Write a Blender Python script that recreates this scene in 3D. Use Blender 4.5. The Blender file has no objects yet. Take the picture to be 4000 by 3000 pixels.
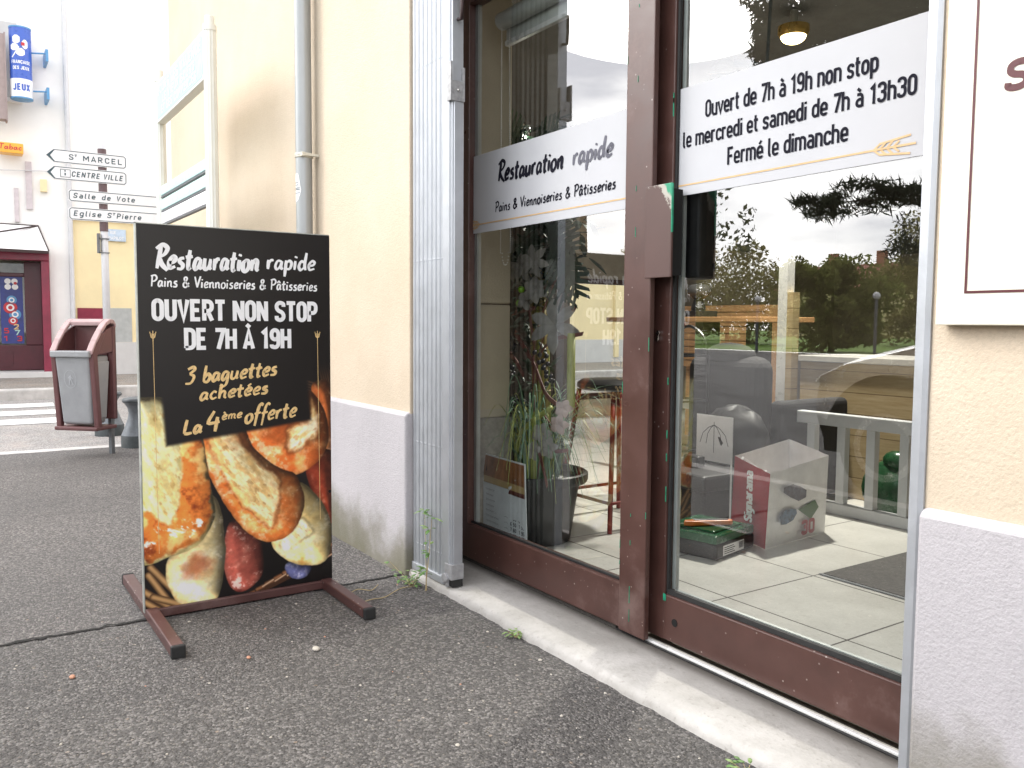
import bpy, bmesh, math, random
import numpy as np
from mathutils import Vector, Matrix
rad = math.radians
SC = bpy.context.scene
COL = SC.collection
# ------------------------------------------------------------------ camera
YAW, PIT, ROL = rad(33.7088), rad(4.0901), rad(0.4027)
vd = Vector((-math.cos(YAW)*math.cos(PIT), math.sin(YAW)*math.cos(PIT), -math.sin(PIT)))
rt = vd.cross(Vector((0, 0, 1))).normalized()
up = rt.cross(vd)
cr, sr = math.cos(ROL), math.sin(ROL)
rt, up = cr*rt + sr*up, -sr*rt + cr*up
cd = bpy.data.cameras.new('camera')
cam = bpy.data.objects.new('camera', cd)
COL.objects.link(cam)
mw = Matrix.Identity(4)
for i in range(3):
    mw[i][0], mw[i][1], mw[i][2] = rt[i], up[i], -vd[i]
mw[2][3] = 0.935
cam.matrix_world = mw
cd.sensor_width = 36.0
cd.lens = 36.0*3284/4000
cd.clip_start = 0.02
cd.clip_end = 600
SC.camera = cam
# ------------------------------------------------------------------ sky, sun, exposure
SUN_AZ = Vector((-0.72, -0.69, 0)).normalized()
SUN_EL = rad(34)
w = bpy.data.worlds.new('World')
SC.world = w
w.use_nodes = True
nt = w.node_tree
N, Lk = nt.nodes, nt.links
N.clear()
out = N.new('ShaderNodeOutputWorld')
bg = N.new('ShaderNodeBackground')
bg.inputs[1].default_value = 0.12
sky = N.new('ShaderNodeTexSky')
sky.sky_type = 'NISHITA'
sky.sun_disc = False
sky.sun_elevation = SUN_EL
sky.sun_rotation = math.atan2(SUN_AZ.x, SUN_AZ.y)
tc = N.new('ShaderNodeTexCoord')
sep = N.new('ShaderNodeSeparateXYZ')
Lk.new(tc.outputs['Generated'], sep.inputs[0])
# overcast: cloud sheet, brighter where the hidden sun is
mp = N.new('ShaderNodeMapping')
mp.inputs['Scale'].default_value = (2.6, 2.6, 9)
Lk.new(tc.outputs['Generated'], mp.inputs[0])
nz = N.new('ShaderNodeTexNoise')
nz.inputs['Scale'].default_value = 1.6
nz.inputs['Detail'].default_value = 10
nz.inputs['Roughness'].default_value = 0.55
Lk.new(mp.outputs[0], nz.inputs['Vector'])
rp = N.new('ShaderNodeValToRGB')
rp.color_ramp.elements[0].position = 0.36
rp.color_ramp.elements[0].color = (6.0, 6.1, 6.7, 1)
rp.color_ramp.elements[1].position = 0.62
rp.color_ramp.elements[1].color = (12.5, 12.4, 12.3, 1)
Lk.new(nz.outputs['Fac'], rp.inputs[0])
sd = Vector((SUN_AZ.x*math.cos(SUN_EL*.75), SUN_AZ.y*math.cos(SUN_EL*.75), math.sin(SUN_EL*.75)))
dot = N.new('ShaderNodeVectorMath')
dot.operation = 'DOT_PRODUCT'
Lk.new(tc.outputs['Generated'], dot.inputs[0])
dot.inputs[1].default_value = sd
mr = N.new('ShaderNodeMapRange')
mr.interpolation_type = 'SMOOTHSTEP'
mr.inputs['From Min'].default_value = 0.55
mr.inputs['From Max'].default_value = 1.0
mr.inputs['To Min'].default_value = 1.0
mr.inputs['To Max'].default_value = 2.1
Lk.new(dot.outputs['Value'], mr.inputs['Value'])
vs = N.new('ShaderNodeVectorMath')
vs.operation = 'SCALE'
Lk.new(rp.outputs[0], vs.inputs[0])
Lk.new(mr.outputs[0], vs.inputs['Scale'])
mx = N.new('ShaderNodeMix')
mx.data_type = 'RGBA'
mx.inputs[0].default_value = 0.88
Lk.new(sky.outputs[0], mx.inputs[6])
Lk.new(vs.outputs[0], mx.inputs[7])
Lk.new(mx.outputs[2], bg.inputs[0])
Lk.new(bg.outputs[0], out.inputs[0])
ld = bpy.data.lights.new('sun', 'SUN')
ld.energy = 1.0
ld.angle = rad(35)
ld.color = (1, 0.96, 0.9)
sun = bpy.data.objects.new('sun', ld)
COL.objects.link(sun)
sun.rotation_euler = Vector((-SUN_AZ.x*math.cos(SUN_EL), -SUN_AZ.y*math.cos(SUN_EL), -math.sin(SUN_EL))).to_track_quat('-Z', 'Y').to_euler()
SC.view_settings.view_transform = 'Standard'
SC.view_settings.look = 'None'
SC.view_settings.gamma = 1
SC.view_settings.exposure = 1.25
SC.cycles.use_denoising = True
SC.cycles.max_bounces = 8
SC.cycles.transparent_max_bounces = 12
SC.cycles.caustics_reflective = False
SC.cycles.caustics_refractive = False

# ------------------------------------------------------------------ materials
def lin(r, g, b):
    f = lambda c: (c/255/12.92 if c/255 <= .04045 else ((c/255+.055)/1.055)**2.4)
    return (f(r), f(g), f(b))

class NT:
    def __init__(s, name):
        s.m = bpy.data.materials.new(name)
        s.m.use_nodes = True
        s.t = s.m.node_tree
        s.b = s.t.nodes['Principled BSDF']
        s.tc = s.t.nodes.new('ShaderNodeTexCoord')
    def n(s, typ, **kw):
        o = s.t.nodes.new(typ)
        for k, v in kw.items():
            if k in o.inputs: o.inputs[k].default_value = v
            else: setattr(o, k, v)
        return o
    def l(s, a, b): s.t.links.new(a, b)
    def noise(s, scale, detail=4, rough=.55, vec=None, stretch=None):
        o = s.n('ShaderNodeTexNoise', Scale=scale, Detail=detail, Roughness=rough)
        v = vec or s.tc.outputs['Object']
        if stretch:
            mp = s.n('ShaderNodeMapping', Scale=stretch)
            s.l(v, mp.inputs[0]); v = mp.outputs[0]
        s.l(v, o.inputs['Vector'])
        return o.outputs['Fac']
    def ramp(s, fac, *st, interp='LINEAR'):
        r = s.n('ShaderNodeValToRGB')
        r.color_ramp.interpolation = interp
        e = r.color_ramp.elements
        while len(e) < len(st): e.new(.5)
        for i, (p, c) in enumerate(st):
            e[i].position = p
            e[i].color = (*c, 1) if not isinstance(c, (int, float)) else (c, c, c, 1)
        s.l(fac, r.inputs[0])
        return r.outputs[0]
    def mix(s, f, a, b, mode='MIX'):
        m = s.n('ShaderNodeMix', data_type='RGBA', blend_type=mode)
        for i, v in ((0, f), (6, a), (7, b)):
            if isinstance(v, (int, float)): m.inputs[i].default_value = v
            elif isinstance(v, tuple): m.inputs[i].default_value = (*v[:3], 1)
            else: s.l(v, m.inputs[i])
        return m.outputs[2]
    def math(s, op, a, b=0.0):
        m = s.n('ShaderNodeMath', operation=op)
        for i, v in ((0, a), (1, b)):
            if isinstance(v, (int, float)): m.inputs[i].default_value = v
            else: s.l(v, m.inputs[i])
        return m.outputs[0]
    def sep(s):
        q = s.n('ShaderNodeSeparateXYZ'); s.l(s.tc.outputs['Object'], q.inputs[0]); return q.outputs
    def bump(s, h, strength=.3, dist=.01):
        b = s.n('ShaderNodeBump', Strength=strength, Distance=dist)
        s.l(h, b.inputs['Height']); s.l(b.outputs[0], s.b.inputs['Normal'])
    def col(s, c):
        if isinstance(c, tuple): s.b.inputs['Base Color'].default_value = (*c, 1)
        else: s.l(c, s.b.inputs['Base Color'])
    def rough(s, r):
        if isinstance(r, (int, float)): s.b.inputs['Roughness'].default_value = r
        else: s.l(r, s.b.inputs['Roughness'])

def mat(name, c, rough=.5, metal=0, var=.12, scale=12, bump=0, bscale=80, spec=None, stretch=None, emit=0):
    q = NT(name)
    f = q.noise(scale, 5, .6, stretch=stretch)
    lo = tuple(v*(1-var) for v in c); hi = tuple(min(1, v*(1+var)) for v in c)
    q.col(q.ramp(f, (.3, lo), (.7, hi)))
    q.rough(q.ramp(f, (.3, max(0, rough-.06)), (.7, min(1, rough+.06))))
    q.b.inputs['Metallic'].default_value = metal
    if spec is not None: q.b.inputs['Specular IOR Level'].default_value = spec
    if bump: q.bump(q.noise(bscale, 4), bump, .004)
    if emit:
        q.b.inputs['Emission Color'].default_value = (*c, 1)
        q.b.inputs['Emission Strength'].default_value = emit
    return q.m

def glass(name, f0=.17, tint=(.93, .96, .95)):
    q = NT(name); t = q.t
    t.nodes.remove(q.b)
    tr = q.n('ShaderNodeBsdfTransparent'); tr.inputs[0].default_value = (*tint, 1)
    gl = q.n('ShaderNodeBsdfGlossy'); gl.inputs['Roughness'].default_value = 0
    # faint waviness of a real pane
    bp = q.n('ShaderNodeBump', Strength=.012, Distance=.02)
    q.l(q.noise(2.5, 1), bp.inputs['Height']); q.l(bp.outputs[0], gl.inputs['Normal'])
    ge = q.n('ShaderNodeNewGeometry'); dt = q.n('ShaderNodeVectorMath', operation='DOT_PRODUCT')
    q.l(ge.outputs['Normal'], dt.inputs[0]); q.l(ge.outputs['Incoming'], dt.inputs[1])
    c5 = q.math('POWER', q.math('SUBTRACT', 1.0, q.math('ABSOLUTE', dt.outputs['Value'])), 5.0)
    fr = q.math('ADD', f0, q.math('MULTIPLY', c5, 1-f0))
    ms = q.n('ShaderNodeMixShader')
    q.l(fr, ms.inputs[0]); q.l(tr.outputs[0], ms.inputs[1]); q.l(gl.outputs[0], ms.inputs[2])
    q.l(ms.outputs[0], t.nodes['Material Output'].inputs[0])
    return q.m

M = {}
def stucco(name, c, c2, stain=None):
    q = NT(name)
    big = q.noise(1.3, 6, .6)
    fine = q.noise(190, 3, .6)
    base = q.mix(q.ramp(big, (.35, 0.0), (.68, 1.0)), c, c2)
    base = q.mix(q.ramp(fine, (.3, .22), (.55, 0.0)), base, tuple(v*.62 for v in c))
    if not stain:
        sk = q.noise(5, 6, .7, stretch=(1, 1, .10)); lo = q.noise(2.2, 6, .7)
        base = q.mix(q.ramp(sk, (.56, .0), (.78, .30)), base, tuple(v*.74 for v in c))
        hz = q.math('ADD', q.sep()[2], q.math('MULTIPLY', q.math('SUBTRACT', lo, .5), -.5))
        base = q.mix(q.ramp(q.math('MULTIPLY', hz, .5), (.30, .42), (.40, .0)), base, (.50, .42, .31))
    if stain:
        z = q.sep()[2]
        n = q.noise(3.2, 6, .65)
        h = q.math('ADD', z, q.math('MULTIPLY', q.math('SUBTRACT', n, .5), -.55))
        base = q.mix(q.ramp(h, (.0, .92), (.10, .75), (.26, .0)), base, stain)
        st = q.noise(9, 5, .7, stretch=(1, 1, .18))
        base = q.mix(q.ramp(st, (.52, .0), (.75, .28)), base, tuple(v*.66 for v in c))
    q.col(base); q.rough(.9); q.b.inputs['Specular IOR Level'].default_value = .2
    q.bump(q.math('ADD', fine, q.math('MULTIPLY', q.noise(60, 3), .6)), .45, .004)
    M[name] = q.m
stucco('cream_stucco', (.62, .51, .385), (.68, .585, .465))
stucco('grey_render', (.45, .43, .445), (.51, .485, .50), stain=(.16, .15, .10))

def asphalt(name, dark, mid, chip, seed, stain=None):
    q = NT(name)
    mp = q.n('ShaderNodeMapping', Location=(seed, seed*.7, 0)); q.l(q.tc.outputs['Object'], mp.inputs[0]); v = mp.outputs[0]
    vo = q.n('ShaderNodeTexVoronoi', Scale=150); q.l(v, vo.inputs['Vector'])
    vo2 = q.n('ShaderNodeTexVoronoi', Scale=62); q.l(v, vo2.inputs['Vector'])
    big = q.noise(1.7, 6, .6, vec=v)
    fine = q.noise(95, 5, .75, vec=v)
    s1 = q.n('ShaderNodeSeparateColor'); q.l(vo.outputs['Color'], s1.inputs[0])
    s2 = q.n('ShaderNodeSeparateColor'); q.l(vo2.outputs['Color'], s2.inputs[0])
    hi = tuple(x*1.9 for x in mid)
    c = q.mix(q.ramp(fine, (.34, 0.0), (.66, 1.0)), tuple(x*.55 for x in dark), mid)
    c = q.mix(q.ramp(s1.outputs[2], (.0, .65), (.35, .0)), c, dark)
    c = q.mix(q.ramp(s1.outputs[2], (.62, .0), (1.0, .75)), c, hi)
    stone = q.mix(s1.outputs[1], chip, tuple(x*.5 for x in chip))
    f1 = q.math('MULTIPLY', q.ramp(s1.outputs[0], (.84, 0.0), (.90, .85)), q.ramp(vo.outputs['Distance'], (.30, 1.0), (.5, 0.0)))
    c = q.mix(f1, c, stone)
    f2 = q.math('MULTIPLY', q.ramp(s2.outputs[0], (.955, 0.0), (.97, .8)), q.ramp(vo2.outputs['Distance'], (.20, 1.0), (.32, 0.0)))
    c = q.mix(f2, c, q.mix(s2.outputs[1], tuple(min(1, x*1.25) for x in chip), (.30, .22, .16)))
    c = q.mix(.9, c, q.ramp(big, (.3, .70), (.72, 1.15)), 'MULTIPLY')
    damp = q.noise(.9, 5, .65, vec=v)
    c = q.mix(q.ramp(damp, (.54, 0.0), (.70, .28)), c, tuple(x*.9 for x in dark))
    if stain: c = q.mix(q.ramp(q.noise(5, 5, .6, vec=v), (.5, 0.0), (.72, .5)), c, stain)
    q.col(c)
    q.rough(q.ramp(big, (.35, .62), (.7, .85)))
    h = q.math('ADD', q.math('MULTIPLY', q.ramp(vo.outputs['Distance'], (0, 1.0), (.6, 0.0)), .8), q.math('MULTIPLY', fine, .8))
    q.bump(h, .9, .006)
    M[name] = q.m
asphalt('asphalt_dark', (.058, .053, .050), (.158, .148, .140), (.31, .28, .24), 3)
asphalt('asphalt_worn', (.075, .069, .066), (.17, .158, .15), (.36, .33, .30), 11)
asphalt('asphalt_road', (.26, .245, .235), (.40, .38, .365), (.58, .55, .52), 5, stain=(.44, .36, .32))
asphalt('asphalt_street', (.07, .066, .064), (.15, .142, .136), (.32, .30, .28), 6)  # darker copy of the road asphalt, keeps its reflection in the glass faint
asphalt('asphalt_far', (.20, .185, .165), (.34, .31, .28), (.5, .46, .42), 8, stain=(.36, .26, .2))

def painted(name, c, rough=.35, specks=.5):
    q = NT(name)
    n = q.noise(7, 5, .6)
    b = q.mix(q.ramp(n, (.35, 0.0), (.7, 1.0)), tuple(v*.82 for v in c), tuple(v*1.18 for v in c))
    vo = q.n('ShaderNodeTexVoronoi', Scale=60); q.l(q.tc.outputs['Object'], vo.inputs['Vector'])
    s1 = q.n('ShaderNodeSeparateColor'); q.l(vo.outputs['Color'], s1.inputs[0])
    f = q.math('MULTIPLY', q.ramp(s1.outputs[0], (.86, 0.0), (.9, 1.0)), q.ramp(vo.outputs['Distance'], (.10, 1.0), (.18, 0.0)))
    b = q.mix(q.math('MULTIPLY', f, specks), b, (.55, .48, .44))
    b = q.mix(q.ramp(q.noise(3.5, 6, .7), (.55, 0.0), (.75, .28)), b, (.33, .26, .24))
    q.col(b); q.rough(q.ramp(n, (.3, rough-.08), (.7, rough+.12)))
    M[name] = q.m
painted('brown_paint', (.080, .037, .030))
painted('brown_tube', (.085, .036, .033), .4, .9)
M['green_paint'] = mat('green_paint', (.02, .30, .17), .5, var=.3, scale=60)
M['galvanised'] = mat('galvanised', (.46, .48, .51), .40, .55, .07, 14, .08, 200)
M['galv_dark'] = mat('galv_dark', (.17, .18, .19), .6, .3, .25, 40)
M['zinc_pipe'] = mat('zinc_pipe', (.33, .345, .35), .38, .35, .12, 9, stretch=(1, 1, .15))
M['rubber'] = mat('rubber', (.018, .018, .018), .7, var=.3, scale=60, bump=.2)
M['black'] = mat('black', (.012, .012, .013), .4, var=.3)
M['dark_gap'] = mat('dark_gap', (.006, .006, .006), .9)
M['white_metal'] = mat('white_metal', (.74, .74, .73), .3, .2, .06, 25)
M['steel'] = mat('steel', (.7, .69, .66), .25, 1, .1, 40)
M['film'] = mat('film', (.50, .505, .525), .7, spec=.15, var=.03, scale=5)
M['ink'] = mat('ink', (.012, .012, .02), .7, var=.2, scale=90, spec=.1)
M['ink_grey'] = mat('ink_grey', (.13, .13, .155), .7, var=.25, scale=90, spec=.1)
M['gold'] = mat('gold', (.60, .40, .20), .5, var=.12, scale=60)
M['pale_gold'] = mat('pale_gold', (.80, .56, .25), .45, var=.2, scale=120)
M['white_print'] = mat('white_print', (.86, .86, .87), .4, var=.04, scale=50)
M['panel_edge'] = mat('panel_edge', (.46, .48, .45), .35, .5, .2, 30)
M['black_print'] = mat('black_print', (.010, .009, .009), .32, var=.3, scale=6)
M['glass'] = glass('glass', .20)
M['glass_far'] = glass('glass_far', .08)
M['sign_white'] = mat('sign_white', (.82, .82, .84), .35, var=.03)
M['sign_ink'] = mat('sign_ink', (.05, .09, .11), .5)
M['collar'] = mat('collar', (.12, .075, .08), .5)
M['pole_grey'] = mat('pole_grey', (.60, .60, .62), .45, .1, .06)
M['ivory_pole'] = mat('ivory_pole', (.72, .73, .68), .4, .1, .05, 5)
M['teal'] = mat('teal', (.42, .64, .60), .4, var=.06)
M['pale_teal'] = mat('pale_teal', (.50, .72, .70), .4, var=.06)
M['board_cream'] = mat('board_cream', (.80, .77, .65), .45, var=.03, scale=3)
M['board_red'] = mat('board_red', (.085, .012, .016), .45)
M['bin_grey'] = mat('bin_grey', (.30, .305, .315), .5, var=.10, scale=9, bump=.1, bscale=300)
M['bin_brown'] = mat('bin_brown', (.125, .050, .050), .48, var=.15, scale=10, bump=.1, bscale=250)
M['bin_in'] = mat('bin_in', (.02, .012, .012), .8)
M['bollard'] = mat('bollard', (.17, .19, .21), .5, .1, .25, 20, .15, 90)
M['bollard_base'] = mat('bollard_base', (.045, .055, .058), .6, var=.3, scale=30)
M['wine_paint'] = mat('wine_paint', (.22, .022, .05), .35, var=.2, scale=5)
M['wine_dark'] = mat('wine_dark', (.075, .010, .018), .35, var=.2, scale=5)
M['white_render'] = mat('white_render', (.86, .85, .83), .9, var=.04, scale=3)
M['house_cream'] = mat('house_cream', (.82, .69, .42), .9, var=.08, scale=2, bump=.2, bscale=60)
M['house_grey'] = mat('house_grey', (.58, .57, .56), .9, var=.08, scale=4)
M['blue_print'] = mat('blue_print', (.05, .12, .50), .3, var=.1)
M['navy_print'] = mat('navy_print', (.03, .045, .22), .4, var=.2)
M['sky_blue'] = mat('sky_blue', (.10, .30, .55), .4)
M['orange_sign'] = mat('orange_sign', (.85, .42, .05), .4, var=.05)
M['red_print'] = mat('red_print', (.55, .03, .04), .45)
M['iron'] = mat('iron', (.05, .03, .03), .6, .3)
M['plate_blue'] = mat('plate_blue', (.50, .60, .72), .4)
M['leaf_green'] = mat('leaf_green', (.10, .20, .05), .5, var=.4, scale=40)
M['leaf_pale'] = mat('leaf_pale', (.20, .30, .10), .5, var=.3, scale=40)
M['twig'] = mat('twig', (.42, .33, .18), .7, var=.3, scale=40)
M['pebble'] = mat('pebble', (.50, .46, .40), .8, var=.25, scale=30)
M['brick_chip'] = mat('brick_chip', (.50, .26, .17), .8, var=.2, scale=30)
# ------------------------------------------------------------------ geometry helpers
class MB:
    """collects shapes and links them as one mesh object"""
    def __init__(s): s.v = []; s.f = []; s.mi = []; s.cur = 0; s.lay = 0
    def add(s, vs, fs):
        o = len(s.v); s.v += [tuple(v) for v in vs]; s.f += [tuple(i+o for i in f) for f in fs]; s.mi += [s.cur]*len(fs)
    def box(s, x0, x1, y0, y1, z0, z1, mtx=None):
        vs = [(x, y, z) for x in (x0, x1) for y in (y0, y1) for z in (z0, z1)]
        if mtx is not None: vs = [mtx @ Vector(v) for v in vs]
        s.add(vs, [(0, 1, 3, 2), (4, 6, 7, 5), (0, 4, 5, 1), (2, 3, 7, 6), (0, 2, 6, 4), (1, 5, 7, 3)])
    def tube(s, pts, r, n=10, cap=True):
        pts = [Vector(p) for p in pts]
        rs = r if isinstance(r, (list, tuple)) else [r]*len(pts)
        d0 = (pts[1]-pts[0]).normalized()
        a = d0.orthogonal().normalized()
        vs = []
        for i, p in enumerate(pts):
            d = (pts[min(i+1, len(pts)-1)]-pts[max(i-1, 0)]).normalized()
            a = (a - d*a.dot(d)).normalized(); b = d.cross(a)
            for k in range(n):
                t = 2*math.pi*k/n
                vs.append(p + (a*math.cos(t)+b*math.sin(t))*rs[i])
        fs = [(i*n+k, i*n+(k+1) % n, (i+1)*n+(k+1) % n, (i+1)*n+k) for i in range(len(pts)-1) for k in range(n)]
        if cap: fs += [tuple(range(n-1, -1, -1)), tuple(range((len(pts)-1)*n, len(pts)*n))]
        s.add(vs, fs)
    def lathe(s, prof, c, n=32):
        vs = [(c[0]+r*math.cos(2*math.pi*k/n), c[1]+r*math.sin(2*math.pi*k/n), c[2]+z) for r, z in prof for k in range(n)]
        fs = [(i*n+k, i*n+(k+1) % n, (i+1)*n+(k+1) % n, (i+1)*n+k) for i in range(len(prof)-1) for k in range(n)]
        fs += [tuple(range(n-1, -1, -1)), tuple(range((len(prof)-1)*n, len(prof)*n))]
        s.add(vs, fs)
    def prism(s, poly, O, U, V, W):
        """polygon (u,v) extruded from O along W"""
        O, U, V, W = map(Vector, (O, U, V, W)); n = len(poly)
        vs = [O+U*u+V*v for u, v in poly]; vs += [p+W for p in vs]
        s.add(vs, [tuple(range(n-1, -1, -1)), tuple(range(n, 2*n))] + [(i, (i+1) % n, n+(i+1) % n, n+i) for i in range(n)])
    def quad(s, a, b, c, d): s.add([a, b, c, d], [(0, 1, 2, 3)])
    def poly(s, pts): s.add(pts, [tuple(range(len(pts)))])
    def sphere(s, c, r, n=10, m=7, sc=(1, 1, 1)):
        pr = [(math.sin(math.pi*j/m), -math.cos(math.pi*j/m)) for j in range(1, m)]
        vs = [(c[0]+r*sc[0]*q*math.cos(2*math.pi*k/n), c[1]+r*sc[1]*q*math.sin(2*math.pi*k/n), c[2]+r*sc[2]*z) for q, z in pr for k in range(n)]
        vs += [(c[0], c[1], c[2]-r*sc[2]), (c[0], c[1], c[2]+r*sc[2])]; t = len(vs)
        fs = [(i*n+k, i*n+(k+1) % n, (i+1)*n+(k+1) % n, (i+1)*n+k) for i in range(m-2) for k in range(n)]
        fs += [(t-2, (k+1) % n, k) for k in range(n)] + [(t-1, (m-2)*n+k, (m-2)*n+(k+1) % n) for k in range(n)]
        s.add(vs, fs)
    def stroke(s, pts, wd, O, U, V, NN, closed=False):
        """flat ribbon of width wd (number or list) along 2-D points, each a hair above the last"""
        s.lay += 1
        P = [Vector((p[0], p[1])) for p in pts]
        n = len(P); ws = wd if isinstance(wd, list) else [wd]*n
        O, U, V, NN = Vector(O), Vector(U), Vector(V), Vector(NN)
        O = O + NN*(0.00012*(s.lay % 7))
        L, R = [], []
        for i in range(n):
            a = P[i-1] if (i > 0 or closed) else None
            b = P[(i+1) % n] if (i < n-1 or closed) else None
            d1 = (P[i]-a).normalized() if a is not None and (P[i]-a).length > 1e-9 else None
            d2 = (b-P[i]).normalized() if b is not None and (b-P[i]).length > 1e-9 else None
            d1 = d1 or d2 or Vector((1, 0)); d2 = d2 or d1
            n1 = Vector((-d1.y, d1.x)); n2 = Vector((-d2.y, d2.x))
            m = n1+n2
            m = m.normalized() if m.length > 1e-6 else n1
            k = min(1/max(m.dot(n1), .3), 2.0)
            L.append(P[i]+m*k*ws[i]/2); R.append(P[i]-m*k*ws[i]/2)
        vs = [O+U*p.x+V*p.y for p in L] + [O+U*p.x+V*p.y for p in R]
        fs = [(n+i, n+(i+1) % n, (i+1) % n, i) for i in range(n if closed else n-1)]
        s.add(vs, fs)
    def build(s, name, mats, parent=None, loc=None, smooth=False, bevel=0, seg=2, auto=None):
        o0 = Vector(parent.matrix_basis.translation) if parent is not None and loc is None else Vector(loc or (0, 0, 0))
        if parent is not None:
            q = parent
            o0 = Vector((0, 0, 0))
            while q is not None: o0 += q.location; q = q.parent
        me = bpy.data.meshes.new(name)
        me.from_pydata([(v[0]-o0.x, v[1]-o0.y, v[2]-o0.z) for v in s.v], [], s.f)
        for m in (mats if isinstance(mats, (list, tuple)) else [mats]): me.materials.append(M[m] if isinstance(m, str) else m)
        if s.cur or len(set(s.mi)) > 1:
            me.polygons.foreach_set('material_index', s.mi)
        bm = bmesh.new(); bm.from_mesh(me); bmesh.ops.recalc_face_normals(bm, faces=bm.faces) if not s.lay else None; bm.to_mesh(me); bm.free()
        if smooth: me.polygons.foreach_set('use_smooth', [True]*len(me.polygons))
        o = bpy.data.objects.new(name, me); COL.objects.link(o)
        if parent is not None: o.parent = parent
        elif loc is not None: o.location = loc
        if bevel:
            b = o.modifiers.new('bevel', 'BEVEL'); b.width = bevel; b.segments = seg; b.limit_method = 'ANGLE'; b.angle_limit = rad(35)
        if smooth and auto:
            for e in me.edges: pass
            try: me.set_sharp_from_angle(angle=rad(auto))
            except Exception: pass
        return o

def tag(o, label, cat, group=None):
    o['label'] = label; o['category'] = cat
    if group: o['group'] = group
    return o
def struct(o): o['kind'] = 'structure'; return o
def thing(name, loc, label, cat, group=None):
    e = bpy.data.objects.new(name, None); COL.objects.link(e); e.location = loc; e.empty_display_size = .1
    return tag(e, label, cat, group)
def copy_tree(o, parent=None):
    c = o.copy(); COL.objects.link(c)
    if parent is not None: c.parent = parent
    for ch in list(o.children): copy_tree(ch, c)
    return c

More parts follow.
